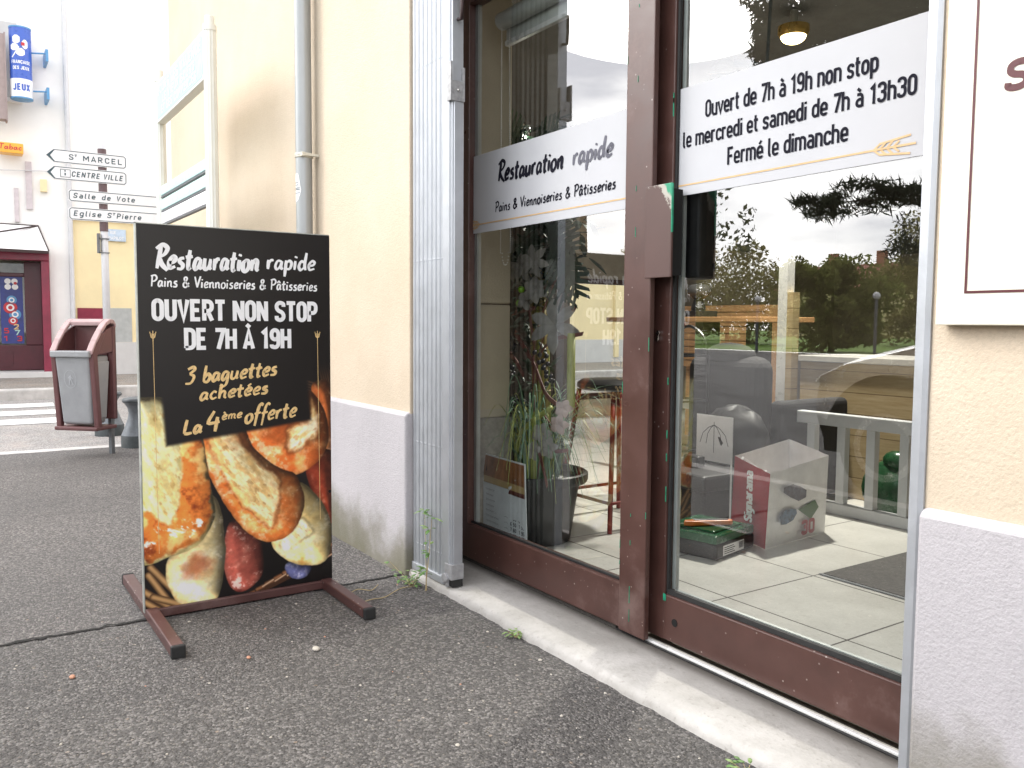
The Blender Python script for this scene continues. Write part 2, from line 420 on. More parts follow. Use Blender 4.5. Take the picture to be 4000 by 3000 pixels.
# ------------------------------------------------------------------ stroke lettering
def rr(x0, y0, x1, y1): return [(x0, y0, 1), (x1, y0, 1), (x1, y1, 1), (x0, y1, 1), 'c']
DIN = {
 'O': (.42, [rr(.06, .06, .36, .94)]), 'U': (.42, [[(.06, 1), (.06, .06, 1), (.36, .06, 1), (.36, 1)]]),
 'V': (.42, [[(.05, 1), (.21, .04), (.37, 1)]]), 'E': (.40, [[(.36, .94), (.06, .94), (.06, .06), (.36, .06)], [(.06, .51), (.32, .51)]]),
 'R': (.43, [[(.06, 0), (.06, .94), (.36, .94, 1), (.36, .47, 1), (.06, .47)], [(.2, .47), (.37, 0)]]),
 'T': (.40, [[(.01, .94), (.39, .94)], [(.2, .94), (.2, 0)]]), 'N': (.44, [[(.06, 0), (.06, 1)], [(.08, .93), (.36, .07)], [(.38, 0), (.38, 1)]]),
 'S': (.42, [[(.36, .74), (.36, .94, 1), (.06, .94, 1), (.06, .54, 1), (.36, .46, 1), (.36, .06, 1), (.06, .06, 1), (.06, .27)]]),
 'P': (.42, [[(.06, 0), (.06, .94), (.36, .94, 1), (.36, .44, 1), (.06, .44)]]), 'D': (.43, [[(.06, .06), (.06, .94), (.37, .94, 1), (.37, .06, 1), (.03, .06)]]),
 'H': (.44, [[(.06, 0), (.06, 1)], [(.38, 0), (.38, 1)], [(.06, .51), (.38, .51)]]), 'A': (.42, [[(.03, 0), (.21, .96), (.39, 0)], [(.1, .27), (.32, .27)]]),
 'F': (.38, [[(.36, .94), (.06, .94), (.06, 0)], [(.06, .49), (.32, .49)]]), 'C': (.42, [[(.36, .7), (.36, .94, 1), (.06, .94, 1), (.06, .06, 1), (.36, .06, 1), (.36, .3)]]),
 'M': (.54, [[(.06, 0), (.06, 1)], [(.08, .95), (.27, .35), (.46, .95)], [(.48, 0), (.48, 1)]]), 'L': (.38, [[(.06, 1), (.06, .06), (.36, .06)]]),
 'I': (.14, [[(.07, 0), (.07, 1)]]), 'B': (.43, [[(.06, .06), (.06, .94), (.35, .94, 1), (.35, .51, 1), (.06, .51)], [(.2, .51), (.37, .51, 1), (.37, .06, 1), (.03, .06)]]),
 'G': (.43, [[(.36, .72), (.36, .94, 1), (.06, .94, 1), (.06, .06, 1), (.36, .06, 1), (.36, .46), (.22, .46)]]), 'J': (.38, [[(.3, 1), (.3, .06, 1), (.04, .06, 1), (.04, .25)]]),
 'X': (.42, [[(.04, 0), (.38, 1)], [(.38, 0), (.04, 1)]]), 'Y': (.42, [[(.03, 1), (.21, .45), (.21, 0)], [(.39, 1), (.21, .45)]]),
 '0': (.42, [rr(.06, .06, .36, .94)]), '1': (.34, [[(.05, .76), (.21, .94), (.21, 0)]]), '7': (.40, [[(.03, .94), (.37, .94), (.15, 0)]]),
 '9': (.42, [rr(.06, .46, .36, .94), [(.36, .7), (.36, .06, 1), (.06, .06, 1), (.06, .2)]]), '6': (.42, [rr(.06, .06, .36, .54), [(.06, .3), (.06, .94, 1), (.36, .94, 1), (.36, .8)]]),
 '3': (.42, [[(.06, .76), (.06, .94, 1), (.36, .94, 1), (.36, .52, 1), (.16, .52)], [(.16, .52), (.36, .52, 1), (.36, .06, 1), (.06, .06, 1), (.06, .24)]]),
 '2': (.42, [[(.06, .74), (.06, .94, 1), (.36, .94, 1), (.36, .55, 1), (.06, .06), (.38, .06)]]), '4': (.44, [[(.24, 1), (.05, .26), (.4, .26)], [(.3, .5), (.3, 0)]]),
 '5': (.42, [[(.35, .94), (.08, .94), (.07, .56), (.36, .56, 1), (.36, .06, 1), (.06, .06, 1), (.06, .2)]]), '8': (.42, [rr(.07, .52, .35, .94), rr(.06, .06, .36, .52)]),
 'a': (.40, [[(.07, .66), (.34, .66, 1), (.34, 0)], [(.34, .40), (.06, .40, 1), (.06, .06, 1), (.34, .06)]]), 'd': (.41, [rr(.06, .06, .35, .66), [(.35, 0), (.35, 1)]]),
 'b': (.41, [rr(.06, .06, .35, .66), [(.06, 0), (.06, 1)]]), 'e': (.40, [[(.06, .34), (.34, .34), (.34, .66, 1), (.06, .66, 1), (.06, .06, 1), (.32, .06, 1), (.33, .15)]]),
 'c': (.37, [[(.33, .5), (.33, .66, 1), (.06, .66, 1), (.06, .06, 1), (.33, .06, 1), (.33, .2)]]), 'h': (.41, [[(.06, 0), (.06, 1)], [(.06, .58), (.09, .66), (.35, .66, 1), (.35, 0)]]),
 'i': (.13, [[(.065, 0), (.065, .72)], [(.065, .86), (.065, .99)]]), 'l': (.19, [[(.06, 1), (.06, .06, 1), (.17, .06)]]),
 'm': (.64, [[(.06, 0), (.06, .72)], [(.06, .6), (.09, .66), (.32, .66, 1), (.32, 0)], [(.32, .66), (.58, .66, 1), (.58, 0)]]), 'n': (.41, [[(.06, 0), (.06, .72)], [(.06, .58), (.09, .66), (.35, .66, 1), (.35, 0)]]),
 'o': (.41, [rr(.06, .06, .35, .66)]), 'p': (.41, [rr(.06, .06, .35, .66), [(.06, -.28), (.06, .72)]]), 'r': (.29, [[(.06, 0), (.06, .72)], [(.06, .55), (.09, .66), (.27, .66)]]),
 's': (.37, [[(.31, .52), (.31, .66, 1), (.06, .66, 1), (.06, .38, 1), (.31, .34, 1), (.31, .06, 1), (.06, .06, 1), (.06, .19)]]), 't': (.28, [[(.11, .95), (.11, .06, 1), (.26, .06)], [(.01, .67), (.26, .67)]]),
 'u': (.41, [[(.06, .72), (.06, .06, 1), (.33, .06), (.35, .14)], [(.35, 0), (.35, .72)]]), 'v': (.38, [[(.03, .72), (.19, .03), (.35, .72)]]), 'g': (.41, [rr(.06, .06, .35, .66), [(.35, .72), (.35, -.24, 1), (.08, -.24)]]),
 ' ': (.2, []), '\u00e9': (.40, 'e'), '\u00e0': (.40, 'a'), '\u00c0': (.42, 'A'), '\u00c7': (.42, 'C'),
}
for k, b, st in (('\u00e9', 'e', [(.14, .80), (.28, .97)]), ('\u00e0', 'a', [(.09, .97), (.25, .80)]), ('\u00c0', 'A', [(.12, 1.22), (.26, 1.07)]), ('\u00c7', 'C', [(.22, 0), (.18, -.16)])):
    DIN[k] = (DIN[b][0], DIN[b][1]+[st])
HAND = {
 'R': (.50, [[(.2, .95), (.16, .5), (.1, .0)], [(.0, .84), (.25, 1.02), (.48, .88), (.38, .62), (.14, .47)], [(.15, .48), (.3, .18), (.56, -.08)]]),
 'e': (.34, [[(.05, .25), (.25, .3), (.3, .45), (.18, .52), (.05, .3), (.1, .03), (.32, .1)]]), 's': (.31, [[(.28, .5), (.12, .46), (.1, .33), (.24, .2), (.2, .03), (.0, .03)]]),
 't': (.29, [[(.15, .82), (.11, .3), (.14, .02), (.25, .06)], [(-.02, .5), (.29, .55)]]), 'a': (.38, [[(.3, .46), (.12, .48), (.03, .2), (.1, .02), (.22, .14), (.31, .48)], [(.31, .48), (.28, .15), (.37, .02)]]),
 'u': (.39, [[(.05, .5), (.04, .12), (.14, .02), (.27, .15), (.31, .48)], [(.31, .48), (.29, .12), (.37, .02)]]), 'r': (.28, [[(.05, .5), (.05, .0)], [(.05, .28), (.14, .47), (.27, .5)]]),
 'i': (.15, [[(.06, .5), (.05, .0)], [(.07, .66), (.09, .76)]]), 'o': (.36, [[(.17, .5), (.04, .35), (.06, .06), (.2, .0), (.32, .2), (.28, .45), (.13, .5)]]),
 'n': (.38, [[(.05, .5), (.05, .0)], [(.05, .28), (.17, .48), (.28, .42), (.28, .1), (.37, .0)]]), 'p': (.36, [[(.06, .52), (.04, -.38)], [(.05, .35), (.2, .5), (.31, .35), (.24, .06), (.05, .06)]]),
 'd': (.38, [[(.3, .42), (.12, .48), (.03, .2), (.12, .0), (.27, .14)], [(.34, .97), (.29, .3), (.35, .0)]]), 'b': (.36, [[(.07, .98), (.04, .05)], [(.05, .28), (.2, .48), (.32, .3), (.22, .03), (.04, .06)]]),
 'g': (.37, [[(.3, .46), (.12, .48), (.03, .2), (.1, .02), (.22, .14), (.31, .48)], [(.31, .48), (.28, -.2), (.12, -.36), (-.02, -.26)]]), 'c': (.32, [[(.28, .42), (.15, .5), (.03, .25), (.12, .02), (.3, .1)]]),
 'h': (.38, [[(.08, .98), (.04, .0)], [(.05, .26), (.18, .48), (.28, .38), (.27, .1), (.36, .0)]]), 'f': (.28, [[(.38, .9), (.25, .98), (.15, .7), (.08, -.25)], [(.0, .45), (.3, .5)]]),
 'm': (.51, [[(.05, .5), (.04, .0)], [(.05, .28), (.14, .48), (.23, .42), (.22, .0)], [(.23, .28), (.33, .48), (.42, .4), (.41, .1), (.5, .0)]]), 'l': (.17, [[(.1, .98), (.05, .1), (.13, .02)]]),
 'v': (.32, [[(.02, .5), (.13, .02), (.3, .52)]]), 'x': (.32, [[(.02, .48), (.3, .0)], [(.28, .5), (.0, .0)]]), 'L': (.42, [[(.12, .95), (.08, .5), (.05, .05)], [(.05, .05), (.2, .02), (.40, .06)]]),
 'P': (.44, [[(.1, .95), (.07, .0)], [(.0, .88), (.3, .96), (.42, .72), (.28, .48), (.07, .44)]]), 'V': (.42, [[(.02, .95), (.1, .5), (.19, .02)], [(.19, .02), (.3, .5), (.43, 1.0)]]),
 '3': (.40, [[(.03, .85), (.25, .95), (.33, .8), (.14, .58)], [(.14, .58), (.35, .4), (.25, .05), (.0, .03)]]), '4': (.45, [[(.22, .98), (.05, .36), (.42, .4)], [(.34, .66), (.29, -.12)]]),
 'T': (.40, [[(.0, .94), (.2, .97), (.42, .94)], [(.2, .95), (.18, .5), (.16, .0)]]),
 '&': (.48, [[(.44, .06), (.12, .62), (.14, .85), (.28, .85), (.28, .65), (.05, .3), (.08, .05), (.25, .02), (.44, .4)]]), ' ': (.26, []),
}
for k, b, st in (('\u00e9', 'e', [(.12, .64), (.27, .80)]), ('\u00e8', 'e', [(.08, .8), (.22, .64)]), ('\u00e2', 'a', [(.06, .62), (.17, .80), (.29, .62)])):
    HAND[k] = (HAND[b][0], HAND[b][1]+[st])

def soften(st, r):
    if st and st[-1] == 'c': pts, closed = st[:-1], True
    else: pts, closed = st, False
    o = []; n = len(pts)
    for i, p in enumerate(pts):
        if len(p) > 2 and (closed or 0 < i < n-1):
            P = Vector(p[:2]); a = Vector(pts[i-1][:2]); b = Vector(pts[(i+1) % n][:2])
            ra = min(r, (a-P).length*.5); rb = min(r, (b-P).length*.5)
            A = P+(a-P).normalized()*ra; B = P+(b-P).normalized()*rb
            for k in range(6):
                t = k/5
                c = .55
                c1 = A+(P-A)*c*1.0; c2 = B+(P-B)*c
                o.append(tuple(A*(1-t)**3+c1*3*t*(1-t)**2+c2*3*t*t*(1-t)+B*t**3))
        else: o.append(tuple(p[:2]))
    return o, closed
def spline(pts, k=5):
    if len(pts) < 3:
        a, b = Vector(pts[0]), Vector(pts[-1]); return [tuple(a.lerp(b, i/4)) for i in range(5)]
    P = [Vector(p) for p in pts]; P = [P[0]*2-P[1]]+P+[P[-1]*2-P[-2]]; o = []
    for i in range(1, len(P)-2):
        for j in range(k):
            t = j/k; a, b, c, d = P[i-1:i+3]
            o.append(tuple(.5*((2*b)+(c-a)*t+(2*a-5*b+4*c-d)*t*t+(3*b-a-3*c+d)*t**3)))
    return o+[tuple(P[-2])]
def width_of(txt, font, sp=.06): return sum(font[c][0]+sp for c in txt)-sp
def letters(mb, txt, font, O, U, V, NN, x0, x1, base, cap, wt, brush=0, slant=0, rise=0, wob=0, seed=1, sp=.06, rnd=.2):
    """write txt from x0 to x1 on the plane O,U,V (metres); cap = capital height"""
    rg = random.Random(seed)
    ws = width_of(txt, font, sp); sx = (x1-x0)/ws; x = x0
    for ch in txt:
        adv, sts = font[ch]
        dy = rg.uniform(-wob, wob)*cap
        for st in sts:
            if font is DIN: pts, closed = soften(st, rnd)
            else: pts, closed = spline(st), False
            pp = [(x+(px)*sx+slant*py*cap, base+py*cap+dy+rise*(x-x0+px*sx)) for px, py in pts]
            if brush:
                n = len(pp); wl = []
                j = rg.uniform(.85, 1.15)
                for i in range(n):
                    a = Vector(pp[max(0, i-1)]); b = Vector(pp[min(n-1, i+1)]); d = (b-a)
                    ang = math.atan2(d.y, d.x)
                    cal = .42+.58*abs(math.sin(ang-rad(35)))
                    t = i/(n-1); tap = min(1, .55+2.2*t, .35+2.0*(1-t))
                    wl.append(wt*(1-brush+brush*cal*tap*1.25)*j)
                mb.stroke(pp, wl, O, U, V, NN, closed)
            else: mb.stroke(pp, wt, O, U, V, NN, closed)
        x += (adv+sp)*sx
def wheat(mb, O, U, V, NN, x, y, L, H, wt, dirx=1):
    """line-drawn ear of wheat along +U (dirx) : three awns, grains, tip at x"""
    f = lambda a, b: (x+dirx*a*L, y+b*H)
    for st in ([(.0, 0), (.30, 0)], [(.30, 0), (.42, .30), (1, .5)], [(.30, 0), (.42, -.30), (1, -.5)], [(.3, 0), (1.1, 0)],
               [(.42, 0), (.54, .34)], [(.42, 0), (.54, -.34)], [(.55, 0), (.67, .36)], [(.55, 0), (.67, -.36)], [(.68, 0), (.79, .3)], [(.68, 0), (.79, -.3)]):
        mb.stroke([f(*p) for p in st], wt, O, U, V, NN)
# ------------------------------------------------------------------ ground
def sheet(name, mt, x0, x1, y0, y1, z, nx=1, ny=1, amp=0, seed=0):
    rg = np.random.RandomState(seed); b = MB()
    H = rg.randn(nx+1, ny+1)*amp
    for i in range(nx+1):
        for j in range(ny+1): b.v.append((x0+(x1-x0)*i/nx, y0+(y1-y0)*j/ny, z+H[i, j]))
    for i in range(nx):
        for j in range(ny):
            a = i*(ny+1)+j; b.f.append((a, a+ny+1, a+ny+2, a+1)); b.mi.append(0)
    return struct(b.build(name, mt, smooth=amp > 0))
sheet('road', 'asphalt_road', -70, 30, -.86, 60, -.035)
sheet('street', 'asphalt_street', -110, 40, -22, -.86, -.036)
pav = sheet('pavement', 'asphalt_dark', -2.776, 4, -.72, 1.40, 0, 90, 48, .0007, 1)
wornp = sheet('worn_pavement', 'asphalt_worn', -6.82, -2.784, -.72, 1.40, -.001, 60, 48, .0007, 2)
b = MB(); rg = random.Random(5); y = -.72; L = []; R = []
while y < 1.40:
    wv = rg.uniform(.004, .011); xx = -2.780+rg.uniform(-.010, .010)
    L.append((xx-wv, y, .003)); R.append((xx+wv, y, .003)); y += rg.uniform(.012, .03)
for i in range(len(L)-1): b.quad(L[i], R[i], R[i+1], L[i+1])
struct(b.build('pavement_crack', mat('crack', (.012, .011, .010), .95)))
b = MB(); b.box(-6.97, -6.82, -.72, 1.40, -.2, -.002); struct(b.build('kerb', mat('kerb_stone', (.50, .48, .46), .8, var=.2, scale=8, bump=.3), bevel=.012))
b = MB(); b.box(-6.97, 4, -.86, -.72, -.2, -.002); struct(b.build('street_kerb', M['kerb_stone'] if 'kerb_stone' in M else bpy.data.materials['kerb_stone'], bevel=.012))
sheet('lawn', mat('lawn', (.20, .34, .05), .9, var=.35, scale=1.2, bump=.6, bscale=20), -110, 40, -140, -22, -.02)
b = MB()
for xc in (-9.25, -10.12, -11.0): b.quad((xc-.24, -3.2, -.030), (xc+.24, -3.2, -.030), (xc+.24, .95, -.030), (xc-.24, .98, -.030))
struct(b.build('crosswalk', mat('road_paint', (.78, .78, .77), .7, var=.1, scale=6)))
b = MB(); b.box(-11.95, -11.78, -1.5, 40, -.2, .10); struct(b.build('far_kerb', bpy.data.materials['kerb_stone'], bevel=.02))
b = MB(); b.box(-60, -11.95, -1.5, 40, -.2, .092); struct(b.build('far_pavement', 'asphalt_far'))
# loose grit on the asphalt
b = MB(); rg = random.Random(9)
for k in range(170):
    x = -2.7+2.4*rg.random()**1.0; y = rg.uniform(.05, 1.36)
    r = rg.choice([.002, .0025, .003, .004])*rg.uniform(.7, 1.2)
    b.cur = 0 if rg.random() < .9 else 1
    b.sphere((x, y, r*.35), r, 6, 4, (rg.uniform(.8, 1.5), rg.uniform(.8, 1.3), .6))
o = b.build('gravel', ['pebble', 'brick_chip']); o['kind'] = 'stuff'; tag(o, 'loose pale grit scattered over the dark asphalt pavement', 'gravel')

# ------------------------------------------------------------------ the bakery building
shop = thing('bakery_building', (-4.5, 1.5, 0), 'cream stucco bakery building with grey rendered plinth round a recessed shopfront', 'building')
YW = 1.392
b = MB()
b.box(-6.62, -2.76, YW, 1.62, .60, 6.5); b.box(-2.76, -.80, YW, 1.62, 2.35, 6.5); b.box(-.80, 3.2, YW, 1.62, .60, 6.5)
b.box(-6.62, -6.42, 1.62, 2.3, .60, 6.5); b.box(-6.62, -6.42, 2.3, 6.1, 1.64, 6.5); b.box(-6.62, -6.42, 2.3, 6.1, -.05, .2); b.box(-6.62, -6.42, 6.1, 11, -.05, 6.5)
b.build('wall', 'cream_stucco', shop, bevel=.004)
b = MB()
def plinth(b, x0, x1, top):
    prof = [(1.372, -.08), (1.372, top-.012), (1.380, top), (1.40, top+.004), (1.62, top+.004), (1.62, -.08)]
    b.prism([(p[0], p[1]) for p in prof], (x0, 0, 0), (0, 1, 0), (0, 0, 1), (x1-x0, 0, 0))
plinth(b, -6.64, -2.760, .606); plinth(b, -.798, 3.2, .622)
b.build('plinth', 'grey_render', shop, bevel=.008)
b = MB(); b.box(-6.6, 3.1, 1.40, 11.2, 6.5, 6.6)
b.build('roof', 'house_grey', shop)
q = NT('sill_concrete')
n1 = q.noise(4, 6, .65); n2 = q.noise(70, 4, .6); y = q.sep()[1]
c = q.mix(q.ramp(n1, (.35, 0.0), (.65, 1.0)), (.37, .355, .33), (.52, .50, .475)); n3 = q.noise(17, 6, .75); c = q.mix(q.ramp(n3, (.52, 0.0), (.70, .45)), c, (.27, .25, .225)); c = q.mix(q.ramp(n3, (.30, .35), (.42, 0.0)), c, (.56, .54, .51))
c = q.mix(q.ramp(n2, (.6, 0.0), (.72, .55)), c, (.26, .24, .21))
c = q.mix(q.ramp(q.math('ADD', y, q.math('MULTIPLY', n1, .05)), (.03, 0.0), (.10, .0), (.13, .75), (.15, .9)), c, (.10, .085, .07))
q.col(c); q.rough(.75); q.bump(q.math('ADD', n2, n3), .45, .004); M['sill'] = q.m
b = MB(); rg = random.Random(3); NX = 60
for i in range(NX+1):
    x = -2.83+(2.83-.775)*i/NX
    e = rg.uniform(-.004, .004)
    for (yy, zz) in ((1.386+e, -.06), (1.388+e, .010+e), (1.394+e, .022), (1.408, .028), (1.45, .030), (1.72, .030), (1.72, -.06)): b.v.append((x, yy, zz))
for i in range(NX):
    for k in range(6): b.f.append((i*7+k, (i+1)*7+k, (i+1)*7+k+1, i*7+k+1)); b.mi.append(0)
b.v = [(v[0], v[1], v[2]) for v in b.v]
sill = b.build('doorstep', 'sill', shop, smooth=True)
# inside shell
inner = mat('inside_plaster', (.50, .46, .37), .85, var=.08, scale=2)
b = MB()
b.box(-6.4, 1.0, 9.0, 9.2, -.05, 2.6); b.box(.8, 1.0, 1.62, 9, -.05, 2.6); b.box(-2.76, -.8, 1.66, 1.74, 2.22, 2.6)
b.build('inner_wall', inner, shop)
b = MB(); b.box(-6.415, -6.40, 6.1, 9.0, 1.75, 2.55); b.box(-6.40, .8, 8.985, 8.998, 1.75, 2.55); b.build('upper_wall', mat('upper_dark', (.13, .128, .12), .8), shop)  # wall top coloured darker to hold down the haze behind the door reflections
b = MB(); b.box(-6.415, -6.40, 6.1, 9.0, .03, 1.75); b.box(-6.40, .8, 8.985, 8.998, .03, 1.75); b.build('dark_panelling', mat('dark_panelling', (.30, .255, .20), .6, var=.3, scale=2), shop)  # tone lightened to put a brownish veil behind the mirrored bushes
b = MB(); b.box(-6.4, .8, 1.63, 9, 2.55, 2.62); struct(b.build('ceiling', mat('ceiling_paint', (.17, .168, .16), .9)))
q = NT('floor_tile')
br = q.n('ShaderNodeTexBrick', offset=0, Scale=1.0); br.inputs['Brick Width'].default_value = .4505; br.inputs['Row Height'].default_value = .4505
br.inputs['Mortar Size'].default_value = .0035; br.inputs['Mortar Smooth'].default_value = .1; br.inputs['Bias'].default_value = 0
mp = q.n('ShaderNodeMapping', Location=(1.882, -2.125, 0)); q.l(q.tc.outputs['Object'], mp.inputs[0]); q.l(mp.outputs[0], br.inputs['Vector'])
t = q.noise(6, 6, .65); t2 = q.noise(60, 4, .6)
tcx = q.mix(q.ramp(t, (.3, 0.0), (.7, 1.0)), (.52, .51, .475), (.66, .65, .61))
tcx = q.mix(q.ramp(t2, (.55, 0.0), (.75, .25)), tcx, (.22, .2, .17))
q.col(q.mix(br.outputs['Fac'], tcx, (.05, .043, .036))); q.rough(.32)
b = MB(); b.quad((-6.4, 1.72, .0305), (.8, 1.72, .0305), (.8, 9, .0305), (-6.4, 9, .0305)); struct(b.build('shop_floor', q.m))
# pier behind the window
b = MB(); b.box(-3.35, -2.832, 1.70, 1.88, .56, 1.010); b.box(-3.35, -2.834, 1.70, 1.882, 1.016, 2.55)
b.build('pier', mat('pier_plaster', (.42, .37, .28), .9, var=.12, scale=3, bump=.3, bscale=120), shop, bevel=.006)
b = MB(); b.box(-3.36, -2.826, 1.70, 1.89, .03, .56)
b.build('pier_base', mat('pier_render', (.30, .285, .25), .9, var=.25, scale=40, bump=.6, bscale=60), shop, bevel=.01)
# side window towards the other street
b = MB()
for y0, y1 in ((2.3, 2.36), (4.3, 4.36), (6.04, 6.10)): b.box(-6.50, -6.44, y0, y1, .2, 1.64)
b.box(-6.50, -6.43, 2.3, 6.1, 1.33, 1.38); b.box(-6.50, -6.43, 2.3, 6.1, .2, .26)
fr = b.build('side_window_frame', 'brown_paint', shop)
b = MB(); b.quad((-6.47, 2.3, .2), (-6.47, 6.1, .2), (-6.47, 6.1, 1.34), (-6.47, 2.3, 1.34)); b.build('side_window_pane', 'glass_far', shop)
b = MB(); b.box(-6.46, -6.44, 2.36, 6.04, 1.38, 1.64); b.build('side_window_band', mat('band_beige', (.42, .37, .29), .8), shop)

# ------------------------------------------------------------------ fixed shop window
UX, UZ, NY = (1, 0, 0), (0, 0, 1), (0, -1, 0)
win = thing('shop_window', (-2.25, 1.63, .04), 'fixed brown framed shop window with the fast food lettering band', 'shop window')
b = MB()
b.box(-2.765, -2.715, 1.612, 1.665, .046, 2.34); b.box(-2.715, -1.838, 1.610, 1.664, .046, .178); b.box(-2.715, -1.838, 1.612, 1.664, 2.095, 2.34)
b.box(-1.838, -1.727, 1.608, 1.626, .040, 2.34); b.box(-1.838, -1.80, 1.626, 1.668, .046, 2.34)
b.build('frame', 'brown_paint', win, bevel=.003)
b = MB(); b.quad((-2.715, 1.636, .178), (-1.838, 1.636, .178), (-1.838, 1.636, 2.095), (-2.715, 1.636, 2.095)); pane = b.build('pane', 'glass', win)
b = MB(); b.box(-2.715, -2.697, 1.640, 1.656, .178, 2.095); b.build('spacer', mat('spacer', (.45, .47, .46), .4, .3), pane)
b = MB(); b.box(-2.715, -1.838, 1.628, 1.6345, .1785, .186); b.build('gasket', 'rubber', pane)
b = MB(); z = .06; rg = random.Random(8)
for xs in (-1.791, -1.835, -1.7285):
    z = .05
    while z < 2.2:
        h = rg.uniform(.004, .05)
        if rg.random() < (.4 if z < .4 else .12): b.box(xs-.0006, xs+.0006, 1.6066, 1.609, z, z+h)
        z += h+rg.uniform(.005, .06)
b.build('chipped_paint', 'green_paint', win)
film = MB(); film.quad((-2.714, 1.633, 1.268), (-1.839, 1.633, 1.268), (-1.839, 1.633, 1.551), (-2.714, 1.633, 1.551)); fo = film.build('film_band', 'film', win)
O = (0, 1.6322, 0)
b = MB(); letters(b, 'Restauration', HAND, O, UX, UZ, NY, -2.548, -2.165, 1.437, .068, .0135, .55, .12, -.02, .02, 2)
b.build('lettering', 'ink', fo)
b = MB(); letters(b, 'rapide', HAND, O, UX, UZ, NY, -2.115, -1.925, 1.430, .064, .0125, .55, .12, 0, .02, 3); b.build('lettering', 'ink_grey', fo)
b = MB(); letters(b, 'Pains & Viennoiseries & P\u00e2tisseries', HAND, O, UX, UZ, NY, -2.562, -1.908, 1.332, .037, .0062, .2, .05, 0, .01, 4); b.build('lettering', 'ink', fo)
b = MB(); b.stroke([(-2.66, 1.2995), (-1.84, 1.2985)], .0045, O, UX, UZ, NY); wheat(b, O, UX, UZ, NY, -2.642, 1.2995, .098, .036, .0045, -1); b.build('wheat_line', 'gold', fo)

# ------------------------------------------------------------------ sliding door
door = thing('sliding_door', (-1.35, 1.67, .04), 'brown framed glass shop door with the white opening hours band', 'door')
b = MB()
b.box(-1.79, -1.698, 1.657, 1.70, .044, 2.34); b.box(-1.698, -.978, 1.655, 1.699, .046, .176); b.box(-.978, -.90, 1.657, 1.70, .046, 2.34); b.box(-1.698, -.978, 1.657, 1.699, 2.25, 2.34)
b.build('frame', 'brown_paint', door, bevel=.003)
b = MB(); b.quad((-1.698, 1.674, .176), (-.978, 1.674, .176), (-.978, 1.674, 2.25), (-1.698, 1.674, 2.25)); pane = b.build('pane', 'glass', door)
b = MB(); b.box(-1.698, -1.690, 1.664, 1.6725, .19, 2.25); b.box(-1.690, -.978, 1.662, 1.6725, .1765, .190); b.box(-1.698, -1.690, 1.664, 1.6725, .1765, .19); b.build('gasket', 'rubber', pane)
b = MB(); b.box(-1.690, -1.676, 1.678, 1.69, .19, 2.25); b.box(-1.676, -.978, 1.678, 1.688, .178, .19); b.build('spacer', bpy.data.materials['spacer'], pane)
b = MB(); b.quad((-1.697, 1.671, 1.286), (-.979, 1.671, 1.286), (-.979, 1.671, 1.573), (-1.697, 1.671, 1.573)); fo = b.build('film_band', 'film', door)
O = (0, 1.6702, 0)
b = MB()
letters(b, 'Ouvert de 7h \u00e0 19h non stop', DIN, O, UX, UZ, NY, -1.597, -1.100, 1.480, .044, .0066, sp=.05)
letters(b, 'le mercredi et samedi de 7h \u00e0 13h30', DIN, O, UX, UZ, NY, -1.676, -1.011, 1.413, .042, .0066, sp=.05)
letters(b, 'Ferm\u00e9 le dimanche', DIN, O, UX, UZ, NY, -1.517, -1.168, 1.345, .044, .0066, sp=.05)
b.build('lettering', 'ink', fo)
b = MB(); b.stroke([(-1.697, 1.3135), (-1.085, 1.3135)], .0042, O, UX, UZ, NY); wheat(b, O, UX, UZ, NY, -1.140, 1.3135, .120, .038, .0045, 1); b.build('wheat_line', 'gold', fo)
# worn lock plate
q = NT('worn_plate'); px = q.sep()
n = q.noise(28, 6, .75); n2 = q.noise(9, 4, .6)
f = q.math('ADD', q.math('MULTIPLY', q.math('ADD', px[0], .308), 7.0), q.math('MULTIPLY', q.math('SUBTRACT', px[2], 1.19), 7.5))
f = q.math('ADD', f, q.math('MULTIPLY', q.math('SUBTRACT', n2, .5), .9))
br1 = q.mix(q.noise(5), (.055, .028, .024), (.10, .05, .042))
c = q.mix(q.ramp(q.math('ADD', f, q.math('MULTIPLY', q.math('SUBTRACT', n, .5), .8)), (.30, 0.0), (.36, 1.0)), br1, (.40, .38, .33))
c = q.mix(q.ramp(f, (.50, 0.0), (.56, 1.0)), c, (.015, .26, .14))
q.col(c); q.rough(.5); M['worn_plate'] = q.m
b = MB(); b.box(-1.733, -1.634, 1.590, 1.596, 1.062, 1.309); pl = b.build('lock_plate', 'worn_plate', door, bevel=.0015)
b = MB(); b.box(-1.6335, -1.6312, 1.590, 1.596, 1.18, 1.308); b.build('plate_edge', 'green_paint', pl)
b = MB(); b.box(-1.6335, -1.6312, 1.590, 1.596, 1.063, 1.1795); b.build('plate_edge', 'brown_paint', pl)
b = MB(); b.box(-1.722, -1.662, 1.5962, 1.660, 1.07, 1.30); b.build('plate_spacer', 'dark_gap', pl)
b = MB(); cx, cz = -1.741, .912
b.prism([(cx+.0085*math.cos(t), cz+.0085*math.sin(t)) for t in [rad(-60+300*k/14) for k in range(15)]] + [(cx-.005, cz-.020), (cx, cz-.024), (cx+.005, cz-.020)], (0, 1.656, 0), UX, UZ, (0, -.007, 0))
cy = b.build('lock_cylinder', 'steel', door, bevel=.001)
b = MB(); b.box(cx-.004, cx+.004, 1.6482, 1.6495, cz-.0012, cz+.0012); b.build('key_slot', 'dark_gap', cy)
b = MB(); b.box(-1.735, -1.640, 1.702, 1.765, 1.062, 1.335); hb = b.build('dark_backing_box', 'black', door, bevel=.008)  # added black box behind the pane, keeps the lock plate's reflection dark
